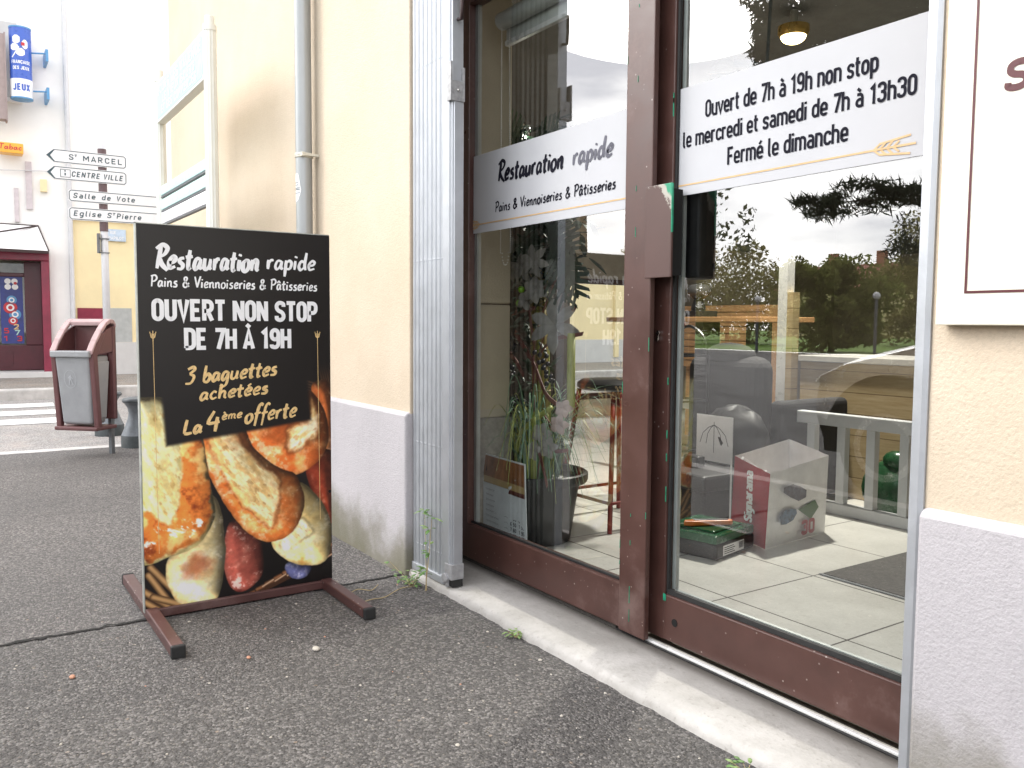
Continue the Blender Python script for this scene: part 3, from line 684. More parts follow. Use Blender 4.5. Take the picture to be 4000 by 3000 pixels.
b = MB(); b.tube([(-1.652, 1.77, 1.09), (-1.652, 1.80, 1.12), (-1.652, 1.80, 1.25), (-1.652, 1.77, 1.28)], .008); b.build('handle', 'black', hb, smooth=True)  # pull on the added dark box
b = MB(); b.prism([(-1.654+.011*math.cos(t), .105+.011*math.sin(t)) for t in [2*math.pi*k/16 for k in range(16)]], (0, 1.6545, 0), UX, UZ, (0, -.001, 0)); b.build('drain_hole', 'dark_gap', door)
b = MB(); rg = random.Random(18)
for k in range(9):
    zz = rg.uniform(.05, 2.2); hh = rg.uniform(.01, .06); b.box(-1.7005, -1.6985, 1.6542, 1.6568, zz, zz+hh)
b.box(-1.7005, -1.690, 1.6535, 1.6548, .158, .178)
b.build('chipped_paint', 'green_paint', door)
# floor track in front of the door
tr = thing('door_track', (-1.35, 1.64, .03), 'white metal floor track in front of the sliding shop door', 'door track')
b = MB(); b.box(-1.853, -.86, 1.626, 1.640, .031, .040); b.build('rail', 'white_metal', tr, bevel=.002)
b = MB(); b.box(-1.86, -.86, 1.6405, 1.656, .0305, .0335); b.build('channel', mat('dirty_channel', (.42, .40, .34), .7, var=.3, scale=20), tr)
b = MB(); b.box(-1.86, -.86, 1.618, 1.6258, .0305, .0345); b.build('seal', 'rubber', tr, bevel=.001)
b = MB(); b.box(-2.76, -1.86, 1.618, 1.66, .0305, .045); struct(b.build('sill_gap', mat('gap_filler', (.05, .045, .04), .95, var=.4, scale=60)))  # dark mottled block closing the gap below the window rail

# ------------------------------------------------------------------ folding gate, folded back against the wall
gate = thing('folding_gate', (-2.6, 1.44, .03), 'grey metal folding security gate stacked beside the shop window', 'gate')
b = MB(); nS = 15; w_ = .235/nS
for k in range(nS):
    x = -2.752+k*w_; d = 1.400+(.003 if k % 2 else 0)
    b.prism([(x+.0006, d+.05), (x+.0006, d+.004), (x+.004, d), (x+w_-.004, d), (x+w_-.0006, d+.004), (x+w_-.0006, d+.05)], (0, 0, .055), UX, (0, 1, 0), (0, 0, 2.6))
b.build('slat', 'galvanised', gate)
b = MB(); b.box(-2.752, -2.518, 1.43, 1.45, .06, 2.66); b.build('gap_backing', 'dark_gap', gate)
b = MB(); b.box(-2.755, -2.515, 1.395, 1.46, .028, .056); b.build('bottom_guide', 'galvanised', gate, bevel=.003)
b = MB()
for zr in (.13, .505, 1.156, 1.827):
    for k in range(nS): b.sphere((-2.752+(k+.5)*w_, 1.4005+(.003 if k % 2 else 0), zr), .0042, 8, 5, (1, .5, 1))
b.build('rivet', 'galvanised', gate, smooth=True)
b = MB(); b.prism([(-2.516, 1.394), (-2.474, 1.394), (-2.474, 1.400), (-2.464, 1.400), (-2.464, 1.442), (-2.516, 1.450)], (0, 0, .075), UX, (0, 1, 0), (0, 0, 2.6)); post = b.build('end_post', 'galvanised', gate, bevel=.002)
b = MB(); b.box(-2.4635, -2.457, 1.404, 1.440, .11, 1.69); b.build('lock_channel', 'galvanised', post, bevel=.002)
b = MB(); b.box(-2.476, -2.450, 1.386, 1.393, 1.665, 1.79); b.box(-2.464, -2.450, 1.433, 1.440, 1.665, 1.775); b.box(-2.4625, -2.452, 1.393, 1.433, 1.665, 1.73); b.build('lock_bracket', mat('galv_old', (.38, .38, .39), .5, .4, .3, 50), post, bevel=.001)
b = MB(); b.lathe([(.004, 0), (.004, .004), (.001, .006)], (0, 0, 0), 10); b.v = [(-2.452+v[2], 1.414+v[0], 1.70+v[1]) for v in b.v]; b.build('screw', 'steel', post)
b = MB(); b.box(-2.50, -2.454, 1.3925, 1.444, .058, .112); b.box(-2.495, -2.478, 1.390, 1.40, .030, .075); b.lathe([(.017, 0), (.017, .012), (.009, .013)], (0, 0, 0), 18); n = 18*3
b.v = b.v[:-n] + [(-2.487+v[0], 1.394-v[2], .062+v[1]) for v in b.v[-n:]]
b.build('roller_shoe', mat('cast_grey', (.36, .36, .37), .6, .3, .2, 50, .3), post, bevel=.002)
b = MB(); b.box(-2.482, -2.456, 1.40, 1.44, .033, .058); b.build('roller', 'rubber', post)
b = MB(); b.tube([(-2.462, 1.42, 1.93), (-2.44, 1.42, 1.925), (-2.436, 1.42, 1.965), (-2.436, 1.42, 2.02), (-2.462, 1.42, 2.03)], .006, 8); b.build('pull_handle', 'iron', post, smooth=True)
rail = MB(); rail.prism([(-.823, 1.386), (-.806, 1.383), (-.798, 1.388), (-.7985, 1.42), (-.823, 1.44)], (0, 0, .03), UX, (0, 1, 0), (0, 0, 2.6))
o = rail.build('gate_guide', 'galvanised', None, loc=(-.81, 1.4, .03)); tag(o, 'slim grey metal gate guide at the edge of the right wall', 'guide rail')
# ------------------------------------------------------------------ drainpipe
dp = thing('drainpipe', (-3.79, 1.335, 0), 'grey zinc drainpipe on the cream wall behind the pavement sign', 'drainpipe')
px, py, pr = -3.692, 1.338, .036
b = MB(); b.tube([(px, py, .25), (px, py, 1.2), (px, py, 3.2)], pr, 28); pipe = b.build('pipe', 'zinc_pipe', dp, smooth=True, auto=40)
b = MB(); b.lathe([(.0365, 0), (.0405, .003), (.0405, .006), (.038, .008), (.0405, .010), (.0405, .019), (.0365, .022)], (px, py, 1.664), 28); b.box(px+.030, px+.056, py-.028, py-.014, 1.666, 1.684); b.box(px+.035, px+.047, py-.02, 1.392, 1.670, 1.680)
b.build('clamp', mat('clamp_ivory', (.62, .60, .52), .45, .3), dp, bevel=.001)
b = MB()
def onpipe(t, z): return (px+.0364*math.cos(t), py+.0364*math.sin(t), z)
rows = [(1.595, -100, -66), (1.575, -108, -58), (1.55, -116, -50), (1.52, -118, -42), (1.50, -120, -50), (1.475, -122, -70), (1.46, -124, -105)]
for i in range(len(rows)-1):
    (z0, a0, a1), (z1, c0, c1) = rows[i], rows[i+1]
    for k in range(6):
        f = lambda a, c, k: rad(a+(c-a)*k/6)
        b.quad(onpipe(f(a0, a1, k), z0), onpipe(f(a0, a1, k+1), z0), onpipe(f(c0, c1, k+1), z1), onpipe(f(c0, c1, k), z1))
st = b.build('sticker', 'white_print', dp)
b = MB(); b.lay = 0
for z, n_ in ((1.555, 4), (1.545, 4), (1.532, 5), (1.525, 5), (1.51, 5)):
    for k in range(n_):
        t = rad(-100+k*10); b.quad(*[tuple(Vector(onpipe(tt, zz))*1+Vector((math.cos(tt), math.sin(tt), 0))*.0004) for tt, zz in ((t, z), (t+rad(7), z+.002), (t+rad(7), z-.003), (t, z-.005))])
b.build('sticker_text', 'sign_ink', st)
# ------------------------------------------------------------------ sign board on the right wall
bd = thing('wall_board', (-.5, 1.37, 1.3), 'cream wall board with thin dark red border beside the door', 'sign board')
b = MB(); b.box(-.776, .6, 1.362, 1.388, .938, 2.2); b.build('panel', 'board_cream', bd, bevel=.002)
b = MB(); O = (0, 1.3612, 0); b.stroke([(-.7275, 2.2), (-.7275, .991), (.6, .991)], .0042, O, UX, UZ, NY); b.build('border', 'board_red', bd)
b = MB(); letters(b, 'S', DIN, O, UX, UZ, NY, -.683, -.646, 1.297, .043, .0105, rnd=.16, slant=.12); b.build('lettering', 'board_red', bd)
# ------------------------------------------------------------------ pavement sign with the bread poster
SY0, SY1, SZ0, SZ1, SX = .479, 1.094, .032, 1.232, -2.778
LOAF = {'left':[(-.1,.45),(.073,.445),(.24,.47),(.28,.53),(.295,.594),(.315,.65),(.326,.711),(.342,.753),(.328,.794),(.274,.837),(.205,.855),(.105,.866),(.0,.879),(-.1,.86),(-.1,.5)],
'leftcrust':[(.20,.50),(.27,.50),(.295,.594),(.315,.65),(.326,.711),(.342,.753),(.328,.794),(.274,.837),(.205,.855),(.105,.866),(0,.879),(-.05,.75),(.013,.742),(.068,.764),(.132,.8),(.193,.726),(.196,.663)],
'pale':[(.331,.706),(.372,.765),(.394,.832),(.391,.902),(.356,.984),(.333,1.006),(.183,1.001),(.142,.97),(.111,.921),(.121,.872),(.205,.82),(.291,.8)],
'center':[(.22,.50),(.24,.47),(.50,.47),(.51,.57),(.602,.63),(.723,.674),(.79,.683),(.83,.743),(.821,.792),(.776,.839),(.689,.86),(.595,.855),(.469,.789),(.4,.72),(.332,.66)],
'centercrumb':[(.28,.50),(.45,.50),(.49,.58),(.601,.64),(.685,.673),(.712,.717),(.692,.765),(.662,.831),(.615,.808),(.506,.763),(.436,.712),(.385,.654)],
'topr':[(.878,.442),(.941,.487),(.98,.562),(.969,.612),(.898,.653),(.79,.678),(.704,.669),(.593,.625),(.47,.58),(.47,.50),(.697,.47),(.881,.46)],
'toprcrumb':[(.882,.44),(.921,.501),(.955,.581),(.83,.601),(.733,.626),(.763,.565),(.735,.547),(.881,.527)],
'low':[(.8,.70),(.926,.759),(.986,.822),(.993,.884),(.973,.933),(.902,.952),(.803,.935),(.726,.914),(.651,.864),(.70,.80),(.78,.75)],
'lowcrumb':[(.816,.802),(.875,.825),(.904,.857),(.805,.87),(.726,.909),(.689,.872),(.786,.844)],
'red':[(.442,.788),(.504,.825),(.568,.844),(.602,.894),(.593,.952),(.536,.981),(.481,.993),(.436,.972),(.402,.917),(.405,.856)],
'blue':[(.726,.933),(.882,.946),(.842,.982),(.763,.976)],
'darkr':[(.88,.42),(1.02,.42),(1.02,.73),(.927,.699),(.969,.612),(.98,.562),(.941,.487)],
'darkr2':[(.86,.65),(1.02,.60),(1.02,.85),(.97,.79),(.88,.72)],
'panel':[(.085,.30),(.850,.30),(.886,.527),(.117,.575)]}
def chaikin(P, k=2):
    for _ in range(k): P = [q for i in range(len(P)) for q in ((.75*P[i][0]+.25*P[(i+1) % len(P)][0], .75*P[i][1]+.25*P[(i+1) % len(P)][1]), (.25*P[i][0]+.75*P[(i+1) % len(P)][0], .25*P[i][1]+.75*P[(i+1) % len(P)][1]))]
    return P
for k_ in LOAF:
    if k_ != 'panel': LOAF[k_] = chaikin(LOAF[k_])
NU, NV = 300, 590
uu, vv = np.meshgrid((np.arange(NU)+.5)/NU, (np.arange(NV)+.5)/NV)
def vnoise(U, V, fu, fv, seed, oct=4):
    rs = np.random.RandomState(seed); o = np.zeros_like(U); a = 1; t = 0
    for k in range(oct):
        g = rs.rand(64, 64); x = U*fu; y = V*fv
        xi = np.floor(x).astype(int); yi = np.floor(y).astype(int); fx = x-xi; fy = y-yi
        fx = fx*fx*(3-2*fx); fy = fy*fy*(3-2*fy)
        G = lambda i, j: g[i % 64, j % 64]
        o += a*((G(xi, yi)*(1-fx)+G(xi+1, yi)*fx)*(1-fy)+(G(xi, yi+1)*(1-fx)+G(xi+1, yi+1)*fx)*fy)
        t += a; a *= .55; fu *= 2; fv *= 2
    return o/t
ASP = (SZ1-SZ0)/(SY1-SY0)
def sdf(poly):
    P = [(a, b*ASP) for a, b in poly]; x, y = uu, vv*ASP
    ins = np.zeros_like(x, bool); d = np.full_like(x, 9.)
    for i in range(len(P)):
        (x0, y0), (x1, y1) = P[i-1], P[i]
        c = ((y0 > y) != (y1 > y)) & (x < (x1-x0)*(y-y0)/((y1-y0) or 1e-9)+x0); ins ^= c
        dx, dy = x1-x0, y1-y0; t = np.clip(((x-x0)*dx+(y-y0)*dy)/(dx*dx+dy*dy+1e-12), 0, 1)
        d = np.minimum(d, np.hypot(x-x0-t*dx, y-y0-t*dy))
    return np.where(ins, d, -d)
sm = lambda x, a, b: (lambda t: t*t*(3-2*t))(np.clip((x-a)/(b-a), 0, 1))
L3 = lambda a, b, f: a+(b-a)*f[..., None]
C3 = lambda *c: np.array(c, float)/255
img = np.zeros((NV, NU, 3)) + C3(16, 13, 13)
n0 = vnoise(uu, vv*ASP, 5, 5, 1); img = L3(img, np.broadcast_to(C3(30, 25, 25), img.shape), sm(n0, .5, .8))
def over(c, a):
    global img
    img = img*(1-a[..., None])+c*a[..., None]
def sticks(lines, wd, c1, c2, seed, soft=.012):
    for i, ((a, b), (c, d)) in enumerate(lines):
        x, y = uu, vv*ASP; y0, y1 = b*ASP, d*ASP; dx, dy = c-a, y1-y0
        t = np.clip(((x-a)*dx+(y-y0)*dy)/(dx*dx+dy*dy), 0, 1); q = np.hypot(x-a-t*dx, y-y0-t*dy)
        col = L3(np.broadcast_to(C3(*c1), img.shape), np.broadcast_to(C3(*c2), img.shape), sm(q, wd*.1, wd)*.8+.2*vnoise(uu, vv, 20, 40, seed+i))
        over(col, 1-sm(q, wd*.75, wd*1.15))
rg = random.Random(4)
sticks([((.02, .91), (.14, 1.01)), ((-.02, .945), (.16, 1.02)), ((.0, .98), (.10, 1.02)), ((.03, .89), (.2, 1.0)), ((.04, .97), (.17, 1.0))], .020, (190, 150, 100), (60, 38, 24), 5)
sticks([((.52+.05*k-.1, 1.0-.0115*k+.03), (.80+.05*k, .965-.0115*k+.0)) for k in range(12)], .015, (150, 100, 66), (34, 20, 15), 20)
sticks([((.60+.07*k, .99-.010*k), (.66+.07*k, .975-.010*k)) for k in range(6)], .006, (205, 170, 140), (90, 60, 40), 40)
sticks([((.90+.02*k, .30+.012*k), (.97+.012*k, .44)) for k in range(5)], .014, (74, 50, 34), (20, 14, 12), 50)
sticks([((.86, .415+.008*k), (1.02, .44+.008*k)) for k in range(4)], .010, (64, 46, 34), (20, 14, 12), 60)
def loaf(name, dark, mid, hi, seed, w=.13, crumb=None, ang=0, flour=.5, light=(.55, -.75), grow=.014):
    rd = sdf(LOAF[name]); d = rd+grow+(vnoise(uu, vv*ASP, 8, 8, seed+50, 4)-.5)*.02; m = sm(d, -.003, .004)
    n = vnoise(uu, vv*ASP, 6, 6, seed, 5); nf = vnoise(uu, vv*ASP, 46, 46, seed+1, 3); nm = vnoise(uu, vv*ASP, 17, 17, seed+2, 4)
    B = lambda c: np.broadcast_to(C3(*c), img.shape)
    c = L3(L3(B(dark), B(mid), sm(n*.6+nm*.4, .16, .46)), B(hi), sm(n*.5+nm*.5, .46, .72))
    h = np.sqrt(np.clip(d/w, 0, 1)); hb = h.copy()
    for _ in range(60): hb = (hb+np.roll(hb, 1, 0)+np.roll(hb, -1, 0)+np.roll(hb, 1, 1)+np.roll(hb, -1, 1))/5
    gy, gx = np.gradient(hb)
    lam = (gx*light[0]+gy*light[1])*NU*w*2.0
    a = np.zeros_like(d)
    if crumb:
        k, c1, c2, c3 = crumb; dc = sdf(LOAF[k])+(vnoise(uu, vv*ASP, 15, 15, seed+9, 4)-.5)*.045
        c = c*(1-.28*np.exp(-(dc/.012)**2)*(dc < .01))[..., None]
        ca, sa = math.cos(ang), math.sin(ang); ru = uu*ca+vv*ASP*sa; rv = -uu*sa+vv*ASP*ca
        fib = vnoise(ru+9, rv+9, 14, 46, seed+5, 5); hole = vnoise(ru+9, rv+9, 26, 44, seed+6, 3); bl = vnoise(uu, vv*ASP, 9, 9, seed+7, 4)
        cc = L3(B(c2), B(c1), sm(fib*.6+bl*.4, .36, .60)); cc = L3(cc, B(c3), sm(hole, .62, .78)*.5); cc = L3(cc, B(mid), sm(bl, .56, .76)*.4)
        a = sm(dc, -.008, .030); c = c*(1-a[..., None])+cc*a[..., None]
    c = c*np.clip(.50+.52*sm(h, 0, .85)+.34*np.clip(lam, -1, 1)*(1-.5*a), .30, 1.35)[..., None]
    c = c*(.86+.28*nf)[..., None]
    fl = sm(vnoise(uu, vv*ASP, 60, 60, seed+3, 3), .56, .72)*sm(nm, .42, .62)*(1-.6*a)
    c = L3(c, B((250, 236, 222)), fl*flour*.32)
    sp = sm(np.clip(lam, 0, 2)*h+(nm-.5)*.9, .62, .95)*sm(nf, .45, .62)*(1-a)
    c = L3(c, B((255, 248, 240)), sp*flour*.7)
    over(np.clip(c, 0, 1), m)
loaf('darkr', (78, 30, 16), (160, 84, 42), (200, 128, 76), 11)
loaf('darkr2', (50, 16, 10), (110, 42, 26), (140, 64, 40), 12, flour=.2)
loaf('blue', (34, 34, 56), (84, 86, 124), (150, 154, 200), 13, .05)
loaf('red', (92, 36, 32), (146, 72, 60), (196, 134, 116), 14, .08, flour=.9)
loaf('low', (196, 146, 76), (228, 200, 134), (246, 230, 180), 15, .11, crumb=('lowcrumb', (252, 242, 214), (226, 194, 130), (170, 120, 64)), ang=.9, flour=.4)
loaf('topr', (98, 38, 18), (174, 86, 38), (216, 142, 84), 16, .12, crumb=('toprcrumb', (252, 240, 204), (230, 196, 130), (176, 120, 64)), ang=-.7)
loaf('center', (124, 54, 22), (190, 102, 46), (226, 162, 100), 17, .11, crumb=('centercrumb', (242, 226, 176), (212, 174, 112), (156, 110, 60)), ang=.9)
d2 = np.hypot((uu-.25)/.09, (vv-.905)*ASP/.09)
loaf('pale', (206, 160, 96), (236, 212, 154), (250, 240, 204), 18, .12, flour=.6)
mp_ = sm(sdf(LOAF['pale']), 0, .01); over(np.broadcast_to(C3(158, 76, 44), img.shape)*(.8+.4*vnoise(uu, vv*ASP, 30, 30, 79))[..., None], mp_*(1-sm(d2+(vnoise(uu, vv, 12, 24, 77, 5)-.5)*1.5, .1, 1.1))*.75)
over(np.broadcast_to(C3(252, 248, 242), img.shape)*1.0, mp_*(1-sm(np.hypot((uu-.215)/.06, (vv-.957)*ASP/.022)+(vnoise(uu, vv, 30, 60, 78)-.5)*1.6, .2, 1.0))*.6)
loaf('left', (204, 158, 84), (228, 208, 138), (240, 230, 176), 19, .16, crumb=('left', (240, 232, 178), (222, 200, 132), (184, 138, 70)), ang=1.15)
# glossy crust of the left loaf
dl = sdf(LOAF['leftcrust'])+.012+(vnoise(uu, vv*ASP, 14, 14, 90, 4)-.5)*.07; n = vnoise(uu, vv*ASP, 10, 10, 91, 5); nq = vnoise(uu, vv*ASP, 40, 40, 93, 3)
lv = sdf(LOAF['left'])
cc = L3(np.broadcast_to(C3(122, 46, 18), img.shape), np.broadcast_to(C3(206, 116, 50), img.shape), sm(n*.7+nq*.3, .22, .50))
cc = L3(cc, np.broadcast_to(C3(240, 190, 116), img.shape), sm(n, .56, .74)); cc = cc*np.clip(.55+.6*np.sqrt(np.clip((lv+.014)/.12, 0, 1)), .4, 1.15)[..., None]
cc = L3(cc, np.broadcast_to(C3(255, 248, 240), img.shape), sm(vnoise(uu*.8+vv, vv*ASP-uu*.6, 14, 22, 92, 4), .60, .72)*sm(vv, .70, .76)*sm(nq, .4, .6)*.85)
over(np.clip(cc, 0, 1)*(.88+.24*nq)[..., None], sm(dl, -.005, .02)*sm(lv+.012, -.003, .004))
over(np.broadcast_to(C3(17, 14, 14), img.shape), sm(sdf(LOAF['panel']), -.012, .014))
over(np.broadcast_to(C3(17, 14, 14), img.shape), 1-sm(vv, .36, .42))
lin_img = np.where(img <= .04045, img/12.92, ((np.clip(img, 0, 1)+.055)/1.055)**2.4)
lin_img = np.clip(lin_img*1.3, 0, .92)
sg = thing('pavement_sign', (SX-.01, .79, 0), 'black pavement sign with a bread poster standing on brown tube feet', 'sign')
b = MB(); b.box(SX-.020, SX-.0015, SY0, SY1, SZ0, SZ1); b.build('panel', 'black_print', sg, bevel=.001)
b = MB(); b.box(SX-.022, SX-.0008, SY0-.004, SY0-.0005, SZ0-.01, SZ1+.003); b.box(SX-.022, SX-.0008, SY0-.004, SY1, SZ1+.0008, SZ1+.0035); b.build('edge_trim', 'panel_edge', sg)
for yu in (SY0+.012, SY1-.012):
    b = MB(); b.tube([(SX-.034, yu, .02), (SX-.034, yu, 1.10)], .011, 10); b.build('upright', 'panel_edge', sg, smooth=True)
me = bpy.data.meshes.new('poster')
ys = SY0+(SY1-SY0)*np.arange(NU+1)/NU; zs = SZ1-(SZ1-SZ0)*np.arange(NV+1)/NV
YY, ZZ = np.meshgrid(ys, zs); co = np.stack([np.full_like(YY, .0105), YY-.79, ZZ], -1).reshape(-1, 3)
me.vertices.add(len(co)); me.vertices.foreach_set('co', co.ravel())
ii, jj = np.meshgrid(np.arange(NV), np.arange(NU), indexing='ij'); a_ = (ii*(NU+1)+jj).ravel()
fv = np.stack([a_, a_+NU+1, a_+NU+2, a_+1], -1).ravel()
me.loops.add(len(fv)); me.loops.foreach_set('vertex_index', fv)
me.polygons.add(NU*NV); me.polygons.foreach_set('loop_start', np.arange(NU*NV)*4); me.polygons.foreach_set('loop_total', np.full(NU*NV, 4))
me.update(calc_edges=True); me.validate()
ca = me.color_attributes.new('print', 'FLOAT_COLOR', 'POINT')
pad = np.pad(lin_img, ((0, 1), (0, 1), (0, 0)), 'edge'); pc = (pad+np.roll(pad, 1, 0)*(np.arange(NV+1) > 0)[:, None, None]+pad*(np.arange(NV+1) == 0)[:, None, None])/2
ca.data.foreach_set('color', np.concatenate([pad, np.ones((NV+1, NU+1, 1))], -1).astype(np.float32).ravel())
q = NT('bread_print'); at = q.n('ShaderNodeAttribute', attribute_name='print'); q.col(at.outputs['Color']); q.rough(.34); q.b.inputs['Specular IOR Level'].default_value = .4
q.bump(q.noise(2.5, 2), .02, .02)
me.materials.append(q.m); po = bpy.data.objects.new('poster', me); COL.objects.link(po); po.parent = sg
PO, PU, PV, PN = (SX+.0012, 0, 0), (0, 1, 0), (0, 0, 1), (1, 0, 0)
uy = lambda u: SY0+(SY1-SY0)*u
vz = lambda v: SZ1-(SZ1-SZ0)*v
H_ = SZ1-SZ0
def sline(txt, font, u0, u1, v, capv, wt, mt, **k):
    b = MB(); letters(b, txt, font, PO, PU, PV, PN, uy(u0), uy(u1), vz(v), capv*H_, wt, **k); b.build('lettering', mt, po)
sline('Restauration', HAND, .080, .600, .112, .060, .0120, 'white_print', brush=.5, slant=.10, wob=.015, rise=.012, seed=5)
sline('rapide', HAND, .645, .912, .102, .050, .0100, 'white_print', brush=.5, slant=.10, wob=.015, rise=.01, seed=6)
sline('Pains & Viennoiseries & P\u00e2tisseries', HAND, .060, .925, .158, .030, .0050, 'white_print', brush=.15, slant=.04, wob=.01, seed=7)
sline('OUVERT NON STOP', DIN, .064, .924, .2445, .054, .0132, 'white_print', sp=.065)
sline('DE 7H \u00c0 19H', DIN, .217, .772, .320, .054, .0132, 'white_print', sp=.065)
ROT = .075
sline('3 baguettes', HAND, .215, .690, .412, .046, .0095, 'pale_gold', brush=.5, slant=.16, wob=.02, rise=ROT, seed=8)
sline('achet\u00e9es', HAND, .285, .640, .457, .040, .0090, 'pale_gold', brush=.5, slant=.14, wob=.02, rise=ROT*.9, seed=9)
sline('La', HAND, .198, .292, .545, .040, .0100, 'pale_gold', brush=.4, slant=.14, rise=ROT*.6, seed=10)
sline('4', HAND, .315, .385, .536, .050, .0105, 'pale_gold', brush=.4, slant=.1, seed=11)
sline('\u00e8me', HAND, .395, .500, .512, .026, .0056, 'pale_gold', brush=.4, slant=.12, rise=ROT, seed=12)
sline('offerte', HAND, .515, .795, .524, .048, .0095, 'pale_gold', brush=.5, slant=.16, wob=.02, rise=ROT, seed=13)
for u, v1 in ((.065, .855), (.925, .819)):
    b = MB()
    b.stroke([(uy(u), vz(.298)), (uy(u)+.004, vz(v1))], .0016, PO, PU, PV, PN)
    wheat(b, PO, PV, PU, PN, vz(.299), uy(u), .030, .018, .0020, 1)
    b.build('wheat_line', 'pale_gold', po)
b = MB(); b.prism([(1.088+.0055*math.cos(t), .345+.0055*math.sin(t)) for t in [2*math.pi*k/14 for k in range(14)]], (SX+.0006, 0, 0), (0, 1, 0), (0, 0, 1), (.0012, 0, 0)); b.build('screw_hole', 'dark_gap', sg)
b = MB(); b.box(SX-.026, SX+.012, SY0+.03, SY1-.03, .004, .032); b.build('base_bar', 'brown_tube', sg, bevel=.003)
for yc in (.497, 1.072):
    b = MB(); b.box(-3.20, -2.418, yc-.0185, yc+.0185, .003, .036); f_ = b.build('foot', 'brown_tube', sg, bevel=.004)
    for xa, xb in ((-2.4185, -2.402), (-3.216, -3.1995)):
        b = MB(); b.box(xa, xb, yc-.0195, yc+.0195, .0, .037); b.build('rubber_cap', 'rubber', f_, bevel=.004)

# ------------------------------------------------------------------ litter bin (turned 45 degrees)
BX, BY = -6.575, .860
lb = thing('litter_bin', (BX, BY, 0), 'grey and brown hooded litter bin on a thin post by the street', 'litter bin')
th = rad(-45); MT = Matrix.Translation((BX, BY, 0)) @ Matrix.Rotation(th, 4, 'Z')
def bbuild(b, name, mt, par, **k):
    b.v = [tuple(MT @ Vector(v)) for v in b.v]; return b.build(name, mt, par, **k)
# local x = out of the front, y = width, z up ; post at origin
b = MB(); b.box(-.018, .018, .083, .107, -.03, .92); bbuild(b, 'post', 'galv_dark', lb, bevel=.002)
def taper(b, x0, x1, w0, w1, z0, z1, x0t=None, x1t=None):
    x0t = x0 if x0t is None else x0t; x1t = x1 if x1t is None else x1t
    vs = [(x0, -w0, z0), (x1, -w0, z0), (x1, w0, z0), (x0, w0, z0), (x0t, -w1, z1), (x1t, -w1, z1), (x1t, w1, z1), (x0t, w1, z1)]
    b.add(vs, [(3, 2, 1, 0), (4, 5, 6, 7), (0, 1, 5, 4), (1, 2, 6, 5), (2, 3, 7, 6), (3, 0, 4, 7)])
b = MB(); taper(b, .075, .225, .115, .135, .225, .70, .055, .265); ct = bbuild(b, 'container', 'bin_grey', lb, bevel=.022, seg=4)
b = MB(); taper(b, .20, .287, .150, .150, .688, .732); bbuild(b, 'rim', 'bin_grey', ct, bevel=.008)
b = MB(); taper(b, .085, .20, .128, .148, .26, .66, .07, .225); bbuild(b, 'side_panel', 'bin_grey', ct, bevel=.01)
b = MB()
for s_ in (-1, 1):
    y0, y1 = sorted((s_*.128, s_*.166))
    b.prism([(.222, .19), (.262, .72), (.17, .85), (.12, .86), (.212, .70), (.185, .215)], (0, y0, 0), (1, 0, 0), (0, 0, 1), (0, y1-y0, 0))
    b.prism([(.02, .25), (.055, .25), (.055, .90), (.02, .90)], (0, y0, 0), (1, 0, 0), (0, 0, 1), (0, (y1-y0), 0))
    b.prism([(.05, .72), (.225, .70), (.12, .87), (.05, .90)], (0, y0+.006, 0), (1, 0, 0), (0, 0, 1), (0, (y1-y0)-.012, 0))
b.box(.03, .245, -.166, .166, .185, .212); b.box(.02, .05, -.166, .166, .25, .86)
bbuild(b, 'frame', 'bin_brown', lb, bevel=.008)
b = MB(); prof = [(.015, .915), (.035, .945), (.075, .950), (.115, .930), (.17, .875), (.225, .805), (.268, .735)]
pts = []
for (x, z) in prof: pts.append((x, z))
for s0, s1 in ((-.166, -.118), (.118, .166)):
    for i in range(len(prof)-1):
        (xa, za), (xb, zb) = prof[i], prof[i+1]
        b.add([(xa, s0, za), (xb, s0, zb), (xb, s1, zb), (xa, s1, za), (xa, s0, za-.03), (xb, s0, zb-.03), (xb, s1, zb-.03), (xa, s1, za-.03)], [(0, 1, 2, 3), (7, 6, 5, 4), (0, 4, 5, 1), (3, 2, 6, 7), (1, 5, 6, 2), (0, 3, 7, 4)])
for i in range(3):
    (xa, za), (xb, zb) = prof[i], prof[i+1]
    b.add([(xa, -.118, za), (xb, -.118, zb), (xb, .118, zb), (xa, .118, za), (xa, -.118, za-.03), (xb, -.118, zb-.03), (xb, .118, zb-.03), (xa, .118, za-.03)], [(0, 1, 2, 3), (7, 6, 5, 4), (1, 5, 6, 2), (0, 3, 7, 4)])
bbuild(b, 'hood', mat('bin_hood', (.40, .27, .27), .5, var=.2, scale=9), lb, bevel=.006)
b = MB(); b.box(.035, .06, -.12, .12, .70, .92); bbuild(b, 'back_plate', 'bin_brown', lb)
b = MB(); b.box(.07, .25, -.125, .125, .69, .70); bbuild(b, 'opening', 'bin_in', lb)
b = MB(); O2 = MT @ Vector((.2485, 0, .50)); n3 = MT.to_3x3() @ Vector((1, 0, 0)); u3 = MT.to_3x3() @ Vector((0, 1, 0)); v3 = Vector((.084, 0, 1)); v3 = (MT.to_3x3() @ v3).normalized()
O2 = O2+n3*.004; circ = [(-.02+.045*math.cos(2*math.pi*k/24), .062*math.sin(2*math.pi*k/24)+.04) for k in range(24)]
b.stroke(circ, .003, O2, u3, v3, n3, True); b.stroke([(-.03, 0), (-.02, .05), (-.015, .07)], .006, O2, u3, v3, n3); b.stroke([(-.02, .05), (0, .0)], .006, O2, u3, v3, n3); b.stroke([(-.035, .045), (-.02, .06), (.0, .04)], .005, O2, u3, v3, n3); b.build('emblem', mat('emblem', (.42, .43, .45), .5), ct)

